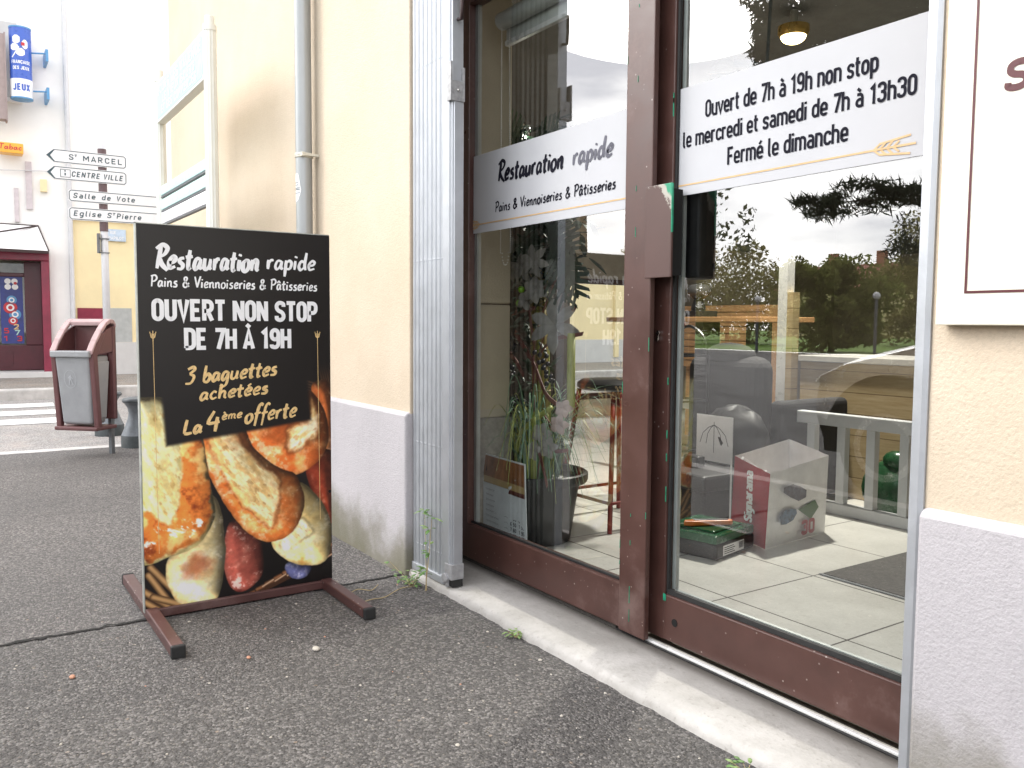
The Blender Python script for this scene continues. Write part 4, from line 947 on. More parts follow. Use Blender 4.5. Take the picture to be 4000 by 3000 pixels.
# ------------------------------------------------------------------ bollards
bl = thing('bollard', (-7.83, 1.10, -.03), 'dark grey waisted metal bollard beyond the litter bin post', 'bollard', 'waisted street bollards')
def bol():
    b = MB(); c = (-7.83, 1.10, -.03)
    b.lathe([(.112, .088), (.108, .10), (.085, .155), (.066, .21), (.060, .25), (.066, .29), (.085, .322), (.098, .332)], c, 32); b.build('body', 'bollard', bl, smooth=True, auto=40)
    b = MB(); b.lathe([(.115, -.02), (.115, .084), (.112, .088)], c, 32); b.build('base', 'bollard_base', bl, smooth=True, auto=40)
    b = MB(); b.lathe([(.098, .332), (.103, .338), (.103, .352), (.095, .362), (.04, .372)], c, 32); b.build('cap', mat('bollard_cap', (.10, .115, .125), .5, .1, .2), bl, smooth=True, auto=40)
bol()
b2 = copy_tree(bl); b2.location = (-6.765, 1.142, 0); b2['label'] = 'dark grey waisted metal bollard half hidden behind the left edge of the pavement sign'

# ------------------------------------------------------------------ direction signpost
sp = thing('direction_signpost', (-11.95, 1.63, .09), 'grey pole carrying four white direction signs beyond the litter bin', 'signpost')
PX = -11.66
b = MB(); b.tube([(PX, 1.645, -.03), (PX, 1.635, 3.16)], .044, 18); b.build('pole', 'pole_grey', sp, smooth=True)
b = MB(); b.lathe([(.05, 2.05), (.05, 3.06)], (PX, 1.637, 0), 16); b.build('clamp_sleeve', 'collar', sp)
b = MB(); b.box(PX-.02, PX+.05, 1.555, 1.585, 1.78, 2.02); b.box(PX-.045, PX+.05, 1.57, 1.69, 1.95, 1.965); b.box(PX-.045, PX+.05, 1.57, 1.69, 1.78, 1.79); b.build('bracket', 'galv_dark', sp)
def blade(y0, y1, z0, z1, txts, arrow, nm):
    b = MB(); ym = y0+(.085 if arrow else 0); zm = (z0+z1)/2; X = PX+.058
    if arrow: poly = [(y0, zm), (ym, z1), (y1-.02, z1), (y1, z1-.02), (y1, z0+.02), (y1-.02, z0), (ym, z0)]
    else: poly = [(y0, z1-.02), (y0+.02, z1), (y1, z1), (y1, z0), (y0+.02, z0), (y0, z0+.02)]
    b.prism(poly, (X-.02, 0, 0), (0, 1, 0), (0, 0, 1), (.02, 0, 0)); bo = b.build('blade', 'sign_white', sp)
    b = MB(); OO = (X+.0015, 0, 0); g = .010
    c_ = (sum(p[0] for p in poly)/len(poly), zm)
    ins = [(p[0]+(g if p[0] < c_[0] else -g), p[1]+(0 if abs(p[1]-zm) < .001 else (g if p[1] < zm else -g))) for p in poly]
    b.stroke(ins, .0085, OO, (0, 1, 0), (0, 0, 1), (1, 0, 0), True)
    if arrow: b.poly([(X+.001, y0+.004, zm), (X+.001, ym, z1-.004), (X+.001, ym+.008, z1-.014), (X+.001, y0+.045, zm), (X+.001, ym+.008, z0+.014), (X+.001, ym, z0+.004)])
    for (t, ya, yb, zb, cap, sl) in txts: letters(b, t, DIN, OO, (0, 1, 0), (0, 0, 1), (1, 0, 0), ya, yb, zb, cap, .0115 if cap > .05 else .008, slant=sl, sp=.16)
    if nm == 'i':
        b.stroke([(y0+.15, z0+.035), (y0+.15, z1-.035), (y0+.255, z1-.035), (y0+.255, z0+.035)], .006, OO, (0, 1, 0), (0, 0, 1), (1, 0, 0), True)
        b.stroke([(y0+.2, z0+.055), (y0+.2, zm+.005)], .016, OO, (0, 1, 0), (0, 0, 1), (1, 0, 0)); b.stroke([(y0+.2, zm+.02), (y0+.2, zm+.036)], .016, OO, (0, 1, 0), (0, 0, 1), (1, 0, 0))
    b.build('lettering', 'sign_ink', bo)
blade(1.018, 1.905, 2.835, 2.995, [('S', 1.262, 1.315, 2.884, .064, 0), ('T', 1.325, 1.352, 2.921, .028, 0), ('MARCEL', 1.415, 1.855, 2.882, .064, 0)], True, '')
blade(1.018, 1.905, 2.635, 2.795, [('CENTRE', 1.285, 1.595, 2.684, .062, .18), ('VILLE', 1.635, 1.855, 2.684, .062, .18)], True, 'i')
blade(1.245, 2.30, 2.385, 2.530, [('Salle', 1.295, 1.54, 2.430, .060, .18), ('de', 1.61, 1.71, 2.430, .060, .18), ('Vote', 1.775, 1.99, 2.430, .060, .18)], False, '')
blade(1.245, 2.30, 2.165, 2.318, [('Eglise', 1.295, 1.60, 2.215, .062, .18), ('S', 1.665, 1.715, 2.215, .062, .18), ('T', 1.73, 1.76, 2.250, .028, .18), ('Pierre', 1.775, 2.06, 2.215, .062, .18)], False, '')

# ------------------------------------------------------------------ shop list sign on two posts
tt = thing('shop_list_sign', (-4.75, 1.05, 0), 'ivory two post street sign with green header board along the cream wall', 'street sign')
TX0, TX1, TY = -5.285, -4.150, 1.055
for px_, zt in ((TX1, 2.335), (TX0, 2.36)):
    b = MB(); n = 24; pr_ = [(.0295 if k % 2 else .0275) for k in range(n)]
    vs = []
    for z in (-.03, zt-.04): vs += [(px_+pr_[k]*math.cos(2*math.pi*k/n), TY+pr_[k]*math.sin(2*math.pi*k/n), z) for k in range(n)]
    b.add(vs, [(k, (k+1) % n, n+(k+1) % n, n+k) for k in range(n)]); ps = b.build('post', 'ivory_pole', tt)
    b = MB(); b.lathe([(.031, -.045), (.031, -.018), (.022, -.016), (.022, .018), (.020, .022)], (px_, TY, zt), 24); b.build('post_cap', 'ivory_pole', ps, smooth=True, auto=30)
def plate(z0, z1, mt, nm, th=.012):
    b = MB(); b.box(TX0+.03, TX1-.03, TY-th, TY+th, z0, z1); return b.build(nm, mt, tt, bevel=.004)
OO = (0, TY-.0262, 0)
h = plate(2.073, 2.300, 'ivory_pole', 'header_board', .024)
b = MB(); r_ = .02; x0, x1, z0, z1 = TX0+.045, TX1-.042, 2.088, 2.288
b.prism([(x0+r_, z0), (x1-r_, z0), (x1, z0+r_), (x1, z1-r_), (x1-r_, z1), (x0+r_, z1), (x0, z1-r_), (x0, z0+r_)], (0, TY-.0245, 0), (1, 0, 0), (0, 0, 1), (0, -.0008, 0)); hp = b.build('header_panel', 'teal', h)
b = MB(); letters(b, 'BOURG LES VALENCE', DIN, OO, UX, UZ, NY, x0+.03, x1-.03, 2.218, .050, .0085, sp=.12); letters(b, 'LE VIEUX BOURG', DIN, OO, UX, UZ, NY, x0+.15, x1-.15, 2.160, .042, .007, sp=.12); letters(b, 'ET SES COMMERCES', DIN, OO, UX, UZ, NY, x0+.12, x1-.12, 2.104, .042, .007, sp=.12)
b.build('lettering', 'white_print', hp)
p1_ = plate(1.662, 1.716, 'pale_teal', 'name_board'); p2_ = plate(1.580, 1.640, 'pale_teal', 'name_board'); p3_ = plate(1.50, 1.565, 'sign_white', 'name_board')
OO = (0, TY-.0135, 0)
for p_, z in ((p1_, 1.676), (p2_, 1.597)):
    b = MB(); rg = random.Random(int(z*1000)); letters(b, 'CENTRE VILLE' if z > 1.6 else 'EGLISE', DIN, OO, UX, UZ, NY, TX0+.25, TX1-.30, z, .024, .004, sp=.1); b.build('lettering', 'white_print', p_)
for z in (1.655, 1.573, 1.494):
    b = MB(); b.box(TX0+.03, TX1-.03, TY-.011, TY+.011, z-.003, z+.003); b.build('joint', 'galv_dark', tt)
# ------------------------------------------------------------------ houses across the side street
yh = thing('yellow_house', (-15, 4, .09), 'cream yellow house with grey base and painted squares across the side street', 'house')
b = MB(); b.box(-24, -14.62, 1.62, 30, .60, 2.50); b.build('wall', 'house_cream', yh)
b = MB(); b.box(-24, -14.60, 1.62, 30, -.05, .60); b.build('base', 'house_grey', yh)
b = MB(); b.box(-24, -14.63, 1.62, 30, 2.55, 8.5); b.build('upper_wall', 'white_render', yh)
b = MB(); b.box(-24, -14.57, 1.62, 30, 2.50, 2.55); b.build('string_course', 'house_cream', yh)
b = MB(); b.box(-14.62, -14.607, 1.645, 2.03, .602, 1.135); b.build('red_square', 'wine_paint', yh)
b = MB(); b.box(-14.62, -14.607, 2.06, 2.42, .602, 1.14); b.build('grey_square', mat('square_grey', (.42, .43, .42), .8), yh)
for ya, yb in ((3.6, 3.68), (12.5, 12.62)):
    b = MB(); b.box(-14.62, -14.55, ya, yb, .2, 8); b.build('rain_pipe', 'house_cream', yh)
b = MB(); b.box(-14.63, -14.612, 13.2, 20, .3, 1.7); b.build('stone_panel', mat('stone_panel', (.60, .53, .38), .9, var=.3, scale=2, bump=.6, bscale=9), yh)
b = MB(); b.box(-14.61, -14.585, 2.08, 2.36, 2.19, 2.375); o = b.build('street_plate', 'plate_blue', None, loc=(-14.6, 2.2, 2.28)); tag(o, 'pale blue street name plate on the yellow house wall', 'street plate')
b = MB(); letters(b, 'RUE', DIN, (-14.583, 0, 0), (0, 1, 0), (0, 0, 1), (1, 0, 0), 2.13, 2.22, 2.30, .045, .008); letters(b, 'PAPILOT', DIN, (-14.583, 0, 0), (0, 1, 0), (0, 0, 1), (1, 0, 0), 2.11, 2.33, 2.215, .045, .008)
b.build('lettering', 'white_print', o)
# tobacco shop : local frame a = along its front (towards us is +a end), n = outwards
P0 = Vector((-14.62, 1.28, 0)); A = Vector((-.08, -.9968, 0)).normalized(); NN_ = Vector((.9968, -.08, 0)).normalized()
MTt = Matrix((( A.x, NN_.x, 0, P0.x), (A.y, NN_.y, 0, P0.y), (0, 0, 1, 0), (0, 0, 0, 1)))
ts = thing('tobacco_shop', (P0.x, P0.y, .09), 'white corner house with a wine red tobacco shopfront under a hipped canopy', 'shop')
def tb(b, name, mt, par, **k):
    b.v = [tuple(MTt @ Vector(v)) for v in b.v]; return b.build(name, mt, par, **k)
b = MB(); b.box(-.34, 9, -6, -.02, 2.02, 9); b.box(-.34, -.005, -6, -.02, -.05, 2.02); b.box(3.2, 9, -6, -.02, -.05, 2.02); tb(b, 'wall', 'white_render', ts)
b = MB(); b.box(.0, .11, -.02, .14, .0, 1.83); tb(b, 'pillar', 'wine_paint', ts, bevel=.01)
b = MB(); b.box(0, 3.2, -.02, .16, 1.83, 1.95); tb(b, 'cornice', 'wine_paint', ts, bevel=.01)
b = MB(); b.box(0, 3.2, -.36, -.30, .17, .56); b.box(.11, .34, -.36, -.28, .56, 1.83); b.box(.34, 3.2, -.36, -.29, 1.60, 1.66); b.box(1.25, 1.33, -.36, -.29, .56, 1.60); tb(b, 'window_frame', 'wine_dark', ts, bevel=.008)
b = MB(); b.prism([(.52, .26), (.58, .22), (1.2, .22), (1.2, .46), (.52, .46)], (0, -.299, 0), (1, 0, 0), (0, 0, 1), (0, .008, 0)); tb(b, 'panel_moulding', 'wine_dark', ts, bevel=.003)
b = MB(); b.quad((.34, -.33, .56), (3.2, -.33, .56), (3.2, -.33, 1.83), (.34, -.33, 1.83)); tb(b, 'window_pane', 'glass_far', ts)
b = MB(); b.box(0, 3.2, -3.0, -2.9, .09, 2.02); b.box(0, 3.2, -2.9, -.36, .09, .17); tb(b, 'shop_inside', mat('shop_inside', (.42, .40, .33), .8, var=.6, scale=1.5), ts)
b = MB(); b.box(.75, .90, -1.2, -1.1, .17, 1.75); tb(b, 'inner_column', 'house_cream', ts)
b = MB(); b.box(-.1, 3.2, -.30, .35, .05, .165); tb(b, 'step', 'house_grey', ts)
b = MB(); b.box(.365, .665, -.325, -.322, .58, 1.60); pb = tb(b, 'lottery_poster', 'navy_print', ts)
XF = lambda p: MTt @ Vector(p)
NP = MTt.to_3x3() @ Vector((0, 1, 0)); UP_ = -A; PC = .515
def shopdisc(par, a, z, r, mt, off=.006, n=18, nm='ball'):
    b = MB(); c = XF((a, -.322+off, z)); b.poly([c+UP_*r*math.cos(2*math.pi*k/n)+Vector((0, 0, 1))*r*math.sin(2*math.pi*k/n) for k in range(n)]); b.lay = 1; return b.build(nm, mt, par)
for z, r, mt, da in ((1.245, .068, 'sky_blue', 0), (1.13, .092, 'red_print', .02), (1.025, .080, 'sky_blue', -.04), (.93, .062, 'red_print', -.01)):
    shopdisc(pb, PC+da, z, r, mt); shopdisc(pb, PC+da, z, r*.58, 'white_print', .009, nm='ball_ring'); shopdisc(pb, PC+da, z, r*.32, mt, .012, nm='ball_ring')
for k, (du, dz) in enumerate(((-.045, .045), (.045, .045), (-.045, -.04), (.05, -.04))): shopdisc(pb, PC-du, 1.485+dz, .043, 'white_print', .006, nm='clover_leaf')
shopdisc(pb, PC-.055, 1.50, .022, 'red_print', .01, nm='clover_heart')
for ch, a, z, mt in (('5', PC+.08, .74, 'red_print'), ('2', PC-.05, .80, 'pale_gold'), ('7', PC-.06, .71, 'teal'), ('3', PC-.09, .62, 'red_print'), ('1', PC+.09, .62, 'red_print')):
    b = MB(); c = XF((a, -.312, z)); letters(b, ch, DIN, c, UP_, (0, 0, 1), NP, -.035, .035, 0, .075, .016, rnd=.1); b.build('digit', mt, pb)
b = MB()
for ch, a, z in (('7', .76, 1.48), ('3', .92, 1.30)): letters(b, ch, DIN, XF((a, -.312, z)), UP_, (0, 0, 1), NP, -.05, .05, 0, .10, .02)
b.build('window_digit', 'red_print', ts)
b = MB(); b.box(.80, 1.0, -.326, -.322, .98, 1.24); tb(b, 'notice', 'white_print', ts)
b = MB(); b.sphere((.86, -.32, 1.32), .07, 12, 8, (1, .1, .8)); tb(b, 'balloon', 'orange_sign', ts)
# hipped canopy : white sheet, wine red ridges
c0, c1, c2, h0 = (.0, .30, 1.97), (3.4, .95, 1.97), (3.4, .0, 2.38), (.13, .0, 2.36)
b = MB(); b.poly([XF(p) for p in (c0, c1, c2, h0)]); b.poly([XF(p) for p in (c0, h0, (0, 0, 1.97))]); b.poly([XF((p[0], p[1], p[2]-.03)) for p in (c0, c1, c2, h0)]); b.lay = 1; cn = b.build('canopy', mat('canopy_white', (.85, .84, .84), .5), ts)
b = MB(); b.tube([XF(c0), XF(h0)], .010, 8); b.tube([XF(h0), XF(c2)], .010, 8); b.tube([XF((1.5, .60, 1.975)), XF(h0)], .012, 8); b.build('ridge', 'iron', cn)
b = MB(); b.prism([(0, .28), (0, .33), (3.4, .98), (3.4, .93)], (0, 0, 1.925), (1, 0, 0), (0, 1, 0), (0, 0, .04)); tb(b, 'fascia', 'iron', cn)
# shutters and meter box on the white house
for a, z0, z1, w0 in ((.19, 2.60, 3.30, .085), (.37, 2.40, 2.90, .06)):
    b = MB(); b.box(a, a+w0, -.02, .02, z0, z1); tb(b, 'shutter', mat('shutter', (.56, .50, .52), .7), ts)
b = MB(); b.box(-.005, .085, -.02, .06, 2.87, 3.05); tb(b, 'meter_box', 'house_cream', ts)
for a, z0 in ((.32, 4.2), (.95, 2.9), (.95, 5.0)):
    b = MB(); b.box(a, a+.42, -.019, .0, z0, z0+1.1); wf = tb(b, 'window', 'house_grey', ts)
    b = MB(); b.box(a-.04, a+.46, -.018, .06, z0-.06, z0); tb(b, 'sill', 'white_render', wf)
b = MB(); b.tube([XF((-.30, .04, .3)), XF((-.30, .04, 8))], .035, 8); b.build('gutter_pipe', 'pole_grey', ts)
b = MB(); b.tube([XF((-.3, .03, 3.2)), XF((.6, .05, 3.14)), XF((2.5, .05, 3.2))], .008, 5); b.build('cable', 'pole_grey', ts)
# upper walls are seen only through the glare : balcony grille high up
bal = thing('iron_balcony', (-17.6, 1.25, 5.6), 'dark iron balcony railing high on the white house above the blue cylinder', 'balcony')
b = MB(); bx = -17.55
b.box(bx-.02, bx+.02, 1.06, 1.46, 6.32, 6.37); b.box(bx-.02, bx+.02, 1.06, 1.46, 5.62, 5.65); b.build('rail', 'iron', bal)
for k in range(5): 
    b = MB(); y = 1.075+.092*k; b.tube([(bx, y, 5.62), (bx, y, 6.34)], .012, 6); b.sphere((bx, y, 6.1), .03, 8, 5); b.sphere((bx, y, 6.27), .035, 8, 5); b.build('baluster', 'iron', bal)
b = MB(); b.box(bx-1.4, bx+.1, .9, 1.5, 5.5, 5.6); b.build('slab', 'white_render', bal)
# blue lottery cylinder
CX, CY, r = -14.36, .978, .141
ZK = .974
ls = thing('lottery_cylinder_sign', (CX, CY, 4.066), 'blue and white cylinder shop sign with white clover hung on two brackets', 'shop sign')
b = MB(); b.lathe([(r, 4.407), (r, 5.128)], (CX, CY, 0), 36); b.build('blue_drum', 'blue_print', ls, smooth=True, auto=40)
b = MB(); b.lathe([(r+.003, 4.154), (r+.003, 4.407)], (CX, CY, 0), 36); wd = b.build('white_drum', 'white_print', ls, smooth=True, auto=40)
b = MB(); b.lathe([(r-.01, 4.130), (r+.004, 4.135), (r+.004, 4.154)], (CX, CY, 0), 36); b.lathe([(r+.004, 5.128), (r+.004, 5.148), (r-.02, 5.152)], (CX, CY, 0), 36); b.build('end_ring', 'sky_blue', ls, smooth=True, auto=40)
def wrapped(par, mt, nm, fn, rr_):
    b = MB(); fn(b); vs = []
    for (x, y, z) in b.v:
        t = y/rr_-.06; vs.append((CX+(rr_+x)*math.cos(t), CY+(rr_+x)*math.sin(t), z))
    b.v = vs; b.build(nm, mt, par)
FR = ((.0, 0, 0), (0, 1, 0), (0, 0, 1), (1, 0, 0))
wrapped(ls, 'white_print', 'lettering', lambda b: (letters(b, 'FRAN\u00c7AISE', DIN, *FR, -.13, .13, 4.617, .045, .009, sp=.1), letters(b, 'DES JEUX', DIN, *FR, -.11, .11, 4.534, .045, .009, sp=.1)), r+.002)
wrapped(wd, 'blue_print', 'lettering', lambda b: letters(b, 'JEUX', DIN, *FR, -.11, .11, 4.242, .09, .022, sp=.16), r+.005)
def clover(b):
    for (y, z, ry, rz) in ((-.055, 4.953, .055, .06), (.06, 4.894, .042, .065), (-.085, 4.846, .06, .05), (.0, 4.777, .06, .055)):
        b.stroke([(y-ry*.9, z), (y-ry*.3, z), (y+ry*.3, z), (y+ry*.9, z)], [rz*1.1, rz*2, rz*2, rz*1.1], *FR)
    b.stroke([(-.02, 4.855), (-.08, 4.748), (-.12, 4.700)], .016, *FR)
wrapped(ls, 'white_print', 'clover', clover, r+.002)
b = MB(); FRr = ((.004, 0, 0), (0, 1, 0), (0, 0, 1), (1, 0, 0)); wrapped(ls, 'red_print', 'clover_heart', lambda b: b.stroke([(.01, 4.894), (.055, 4.894)], .045, *FRr), r+.003)
b = MB()
for z in (4.821, 4.276): b.tube([(CX, CY+r-.02, z), (CX+.1, CY+.33, z)], .012, 8); b.box(CX-.3, CX+.12, CY+.31, CY+.345, z-.11, z+.06)
b.build('bracket', 'sky_blue', ls)
o = MB(); o.box(-14.60, -14.36, .66, .975, 3.36, 3.505); o = o.build('tobacco_sign', 'orange_sign', None, loc=(-14.4, .82, 3.43), bevel=.01); tag(o, 'small orange tobacco sign box at the far left edge under the blue cylinder', 'shop sign')
b = MB(); letters(b, 'Tabac', HAND, (-14.3585, 0, 0), (0, 1, 0), (0, 0, 1), (1, 0, 0), .67, .955, 3.41, .075, .013, slant=.1); b.build('lettering', 'red_print', o)
o = MB(); o.box(-14.5, -14.3, .55, .775, 3.82, 5.02); o.box(-14.5, -14.29, .77, .79, 3.80, 5.04); o = o.build('hanging_panel', mat('brown_panel', (.34, .27, .26), .6, var=.1), None, loc=(-14.4, .6, 4.4)); tag(o, 'brown grey hanging sign panel cut by the left edge beside the blue cylinder', 'shop sign')
# street house behind the viewer's left (seen in the glass)
sh = thing('street_house', (-18, -4, 0), 'tall plain house mirrored dark in the left pane of the shop window', 'house')
b = MB(); b.box(-26, -15.9, -8.6, -2.2, -.05, 11); b.box(-26, -16, -9.5, -8.6, -.05, 5.4); b.build('wall', mat('street_render', (.30, .28, .25), .9, var=.1, scale=1), sh)
for k in range(3):
    for z in (1.0, 4.2, 7.4): b = MB(); y = -7.6+2*k; b.box(-15.9, -15.86, y, y+.9, z, z+1.7); b.build('window', 'galv_dark', sh)

# ------------------------------------------------------------------ weeds and litter on the ground
def leaf(b, c, d, ln, wd, up=(0, 0, 1), droop=.3):
    d = Vector(d).normalized(); s_ = d.cross(Vector(up)); s_ = s_.normalized() if s_.length > 1e-4 else Vector((1, 0, 0)); c = Vector(c)
    pr = [(0, .05), (.25, .8), (.55, 1), (.8, .6), (1, .02)]; vs = []
    for t, w_ in pr:
        p = c+d*ln*t-Vector((0, 0, 1))*droop*ln*t*t; vs += [p-s_*wd*w_/2, p+Vector((0, 0, 1))*wd*.08, p+s_*wd*w_/2]
    b.add(vs, [(i*3+k, i*3+k+1, i*3+k+4, i*3+k+3) for i in range(4) for k in (0, 1)])
def weed(loc, h, ns, nl, ls_, label, seed, spread=.5, mt='leaf_green'):
    t = thing('weed', loc, label, 'weed', 'weeds growing along the doorstep'); rg = random.Random(seed); st = MB(); fo = MB()
    for k in range(ns):
        a = rg.uniform(0, 6.28); d = Vector((math.cos(a)*spread, math.sin(a)*spread*.6-.25*spread, 1)); hh = h*rg.uniform(.45, 1)
        P = [Vector(loc)+d*hh*t_*(1+.25*t_)+Vector((rg.uniform(-.006, .006), rg.uniform(-.006, .006), 0)) for t_ in (0, .33, .66, 1)]
        P = [Vector((p.x, min(p.y, 1.378), max(p.z, .004))) for p in P]
        st.tube(P, [.0016, .0014, .001, .0008], 5)
        for j in range(nl):
            p = P[rg.choice((1, 2, 3, 3))]; a = rg.uniform(0, 6.28)
            d2 = Vector((math.cos(a), math.sin(a)*.8-.2, rg.uniform(-.1, .5))); e = p+d2*ls_*rg.uniform(.1, .5); fo.cur = 0 if rg.random() < .7 else 1
            leaf(fo, e, d2, ls_*rg.uniform(.6, 1.15), ls_*.5)
    st.build('stem', 'twig', t); fo.build('leaves', [mt, 'leaf_pale'], t)
weed((-2.56, 1.352, 0), .235, 3, 11, .030, 'tall straggly green weed at the foot of the folding gate', 3, .25)
b = None
weed((-2.64, 1.335, 0), .07, 7, 7, .024, 'low spreading weed with rusty leaves left of the folding gate foot', 4, 1.5)
weed((-2.03, 1.372, 0), .018, 6, 4, .018, 'tiny bright green sprout at the middle of the doorstep edge', 5, 1.4, 'leaf_pale')
weed((-1.13, 1.352, 0), .022, 8, 4, .020, 'small green tuft at the doorstep edge near the bottom of the picture', 6, 1.6)
def twig(pts, label, r=.0016):
    b = MB(); b.tube(spline3(pts), r, 6); o = b.build('dry_root', 'twig', None, loc=pts[0]); tag(o, label, 'root', 'dry roots on the asphalt')
def spline3(P, k=5):
    P = [Vector(p) for p in P]; P = [P[0]*2-P[1]]+P+[P[-1]*2-P[-2]]; o = []
    for i in range(1, len(P)-2):
        for j in range(k):
            t = j/k; a, b_, c, d = P[i-1:i+3]; o.append(.5*((2*b_)+(c-a)*t+(2*a-5*b_+4*c-d)*t*t+(3*b_-a-3*c+d)*t**3))
    return o+[P[-2]]
twig([(-2.54, 1.06, .004), (-2.56, 1.14, .008), (-2.57, 1.20, .004), (-2.60, 1.27, .012), (-2.62, 1.34, .006)], 'long pale dry root lying between the sign foot and the weeds')
twig([(-2.66, 1.10, .004), (-2.68, 1.15, .01), (-2.66, 1.19, .005), (-2.69, 1.23, .01)], 'short curled dry root on the asphalt beside the pavement sign')
for (x, y, sx_, lb_) in ((-2.42, .235, .010, 'small orange chip on the asphalt left of the near sign foot'), (-2.30, .66, .008, 'small rust red chip on the asphalt between the sign feet'), (-2.26, .84, .013, 'flat pale stone on the asphalt between the sign feet'), (-1.815, 1.63, .008, 'cream stone chip beside the start of the door track')):
    b = MB(); b.sphere((x, y, .004 if y < 1.4 else .034), sx_, 7, 5, (1.2, .8, .45)); o = b.build('stone_chip', 'brick_chip' if 'orange' in lb_ or 'red' in lb_ else 'pebble', None, loc=(x, y, 0)); tag(o, lb_, 'stone chip', 'loose chips on the ground')
# ------------------------------------------------------------------ inside the shop, behind the glass
M['pot'] = mat('pot_plastic', (.032, .034, .037), .45, var=.15)
M['bamboo'] = mat('bamboo', (.42, .33, .12), .55, var=.35, scale=60, stretch=(1, 1, .1))
M['bamboo_green'] = mat('bamboo_green', (.38, .42, .12), .5, var=.3, scale=60, stretch=(1, 1, .1))
M['dead_brown'] = mat('dead_brown', (.22, .085, .075), .6, var=.2)
M['dark_leaf'] = mat('dark_leaf', (.030, .055, .035), .5, var=.5, scale=30)
M['fern'] = mat('fern', (.20, .33, .22), .5, var=.4, scale=30)
M['petal'] = mat('petal', (.27, .26, .24), .6, var=.3, scale=20)  # white petals toned grey, the shade indoors is put into the colour
M['petal_pink'] = mat('petal_pink', (.46, .36, .32), .6, var=.2, scale=20)
M['grape'] = mat('grape', (.022, .020, .028), .38, var=.4, scale=30)
M['lime'] = mat('lime', (.25, .55, .03), .5)
M['white_gravel'] = mat('white_gravel', (.5, .5, .5), .8, var=.5, scale=200, bump=.8)
M['red_tube'] = mat('red_tube', (.22, .025, .02), .35, .1)
M['wood'] = mat('wood', (.40, .22, .10), .5, var=.3, scale=6, stretch=(1, 12, 12))
M['grey_paint'] = mat('grey_paint', (.50, .51, .52), .5, var=.06)
pc = (-2.855, 2.03, .0305)
fa = thing('flower_arrangement', pc, 'tall artificial bouquet of bamboo, grasses and white flowers in a dark grey pot', 'potted plant')
b = MB(); b.lathe([(.140, 0), (.146, .01), (.175, .2), (.184, .245), (.212, .25), (.218, .262), (.218, .288), (.210, .293), (.198, .29), (.188, .268)], pc, 40); pt = b.build('pot', 'pot', fa, smooth=True, auto=35)
b = MB(); b.lathe([(.188, .262), (.09, .27), (.0, .272)], pc, 24); b.build('white_gravel', 'white_gravel', pt, smooth=True)
rg = random.Random(21); b = MB(); base = Vector((-2.80, 2.03, .29)); top = Vector((-2.885, 2.045, 1.20))
for k in range(26):
    a = 2.4*k; q_ = .036*math.sqrt(k/26); o_ = Vector((math.cos(a), math.sin(a), 0))*q_
    b.cur = 0 if k % 6 else 1; b.tube([base+o_*.9, base.lerp(top, .5)+o_, top+o_*1.15+Vector((0, 0, rg.uniform(-.06, .03)))], .0058, 6)
b.build('bamboo_bundle', ['bamboo', 'bamboo_green'], fa, smooth=True)
b = MB()
for z in (.42, .66, .93):
    p = base.lerp(top, (z-.29)/.91); b.lathe([(.041, -.003), (.043, 0), (.041, .003)], p, 20)
b.build('tie', 'twig', fa)
def ribbon(b, P, w0, w1, side):
    P = spline3(P, 6); side = Vector(side); n = len(P); vs = []
    for i, p in enumerate(P): w_ = w0+(w1-w0)*i/(n-1); vs += [p-side*w_/2, p+side*w_/2]
    b.add(vs, [(2*i, 2*i+1, 2*i+3, 2*i+2) for i in range(n-1)])
b = MB()
for P in ([(-2.83, 2.0, .58), (-2.80, 1.98, .74), (-2.70, 1.97, .92), (-2.52, 1.97, 1.0)], [(-2.82, 2.0, .70), (-2.76, 1.97, .80), (-2.66, 1.96, .87), (-2.48, 1.97, .90)], [(-2.84, 2.0, .66), (-2.78, 1.97, .90), (-2.66, 1.96, 1.08)],
          [(-2.95, 2.0, 1.02), (-2.80, 1.96, 1.05), (-2.62, 1.95, 1.10)], [(-3.0, 2.0, .98), (-2.88, 1.97, .99), (-2.78, 1.96, 1.0)], [(-2.74, 1.95, .30), (-2.66, 1.92, .42), (-2.50, 1.92, .46)], [(-2.80, 1.95, .52), (-2.68, 1.92, .42), (-2.64, 1.93, .30)],
          [(-2.95, 1.98, .90), (-2.82, 1.98, .78), (-2.70, 1.96, .66), (-2.62, 1.96, .62)], [(-2.70, 1.94, .58), (-2.60, 1.92, .54), (-2.52, 1.92, .55)], [(-2.86, 1.97, 1.18), (-2.82, 1.96, 1.0), (-2.80, 1.97, .86)], [(-3.06, 1.99, .84), (-2.93, 1.97, .78), (-2.87, 1.97, .72)]):
    ribbon(b, P, .022, .017, Vector((.45, 0, .9)))
o = b.build('curved_stick', 'dead_brown', fa); so = o.modifiers.new('thick', 'SOLIDIFY'); so.thickness = .004
b = MB(); b.tube(spline3([(-2.86, 1.93, .36), (-2.80, 1.90, .46), (-2.70, 1.88, .54), (-2.55, 1.88, .62)]), .010, 8); b.tube([(-2.52, 1.95, .62), (-2.535, 1.96, .9)], .016, 8); b.build('green_stem', 'bamboo_green', fa, smooth=True)
b = MB()
for k in range(190):
    a = rg.uniform(0, 6.28); ln = rg.uniform(.2, .50); d = Vector((math.cos(a), math.sin(a)-.25, 0)).normalized(); st_ = Vector((-2.80, 1.99, .29))+d*rg.uniform(.02, .1)
    lean = rg.uniform(.3, .95); P = [st_, st_+d*ln*.25*lean+Vector((0, 0, ln*.55)), st_+d*ln*.65*lean+Vector((0, 0, ln*.75)), st_+d*ln*lean+Vector((0, 0, ln*(.8-.6*lean*rg.random())))]
    if min(p.y for p in P) < 1.69: continue
    b.cur = 0 if rg.random() < .75 else 1; ribbon(b, P, .0075, .0015, d.cross(Vector((0, 0, 1))))
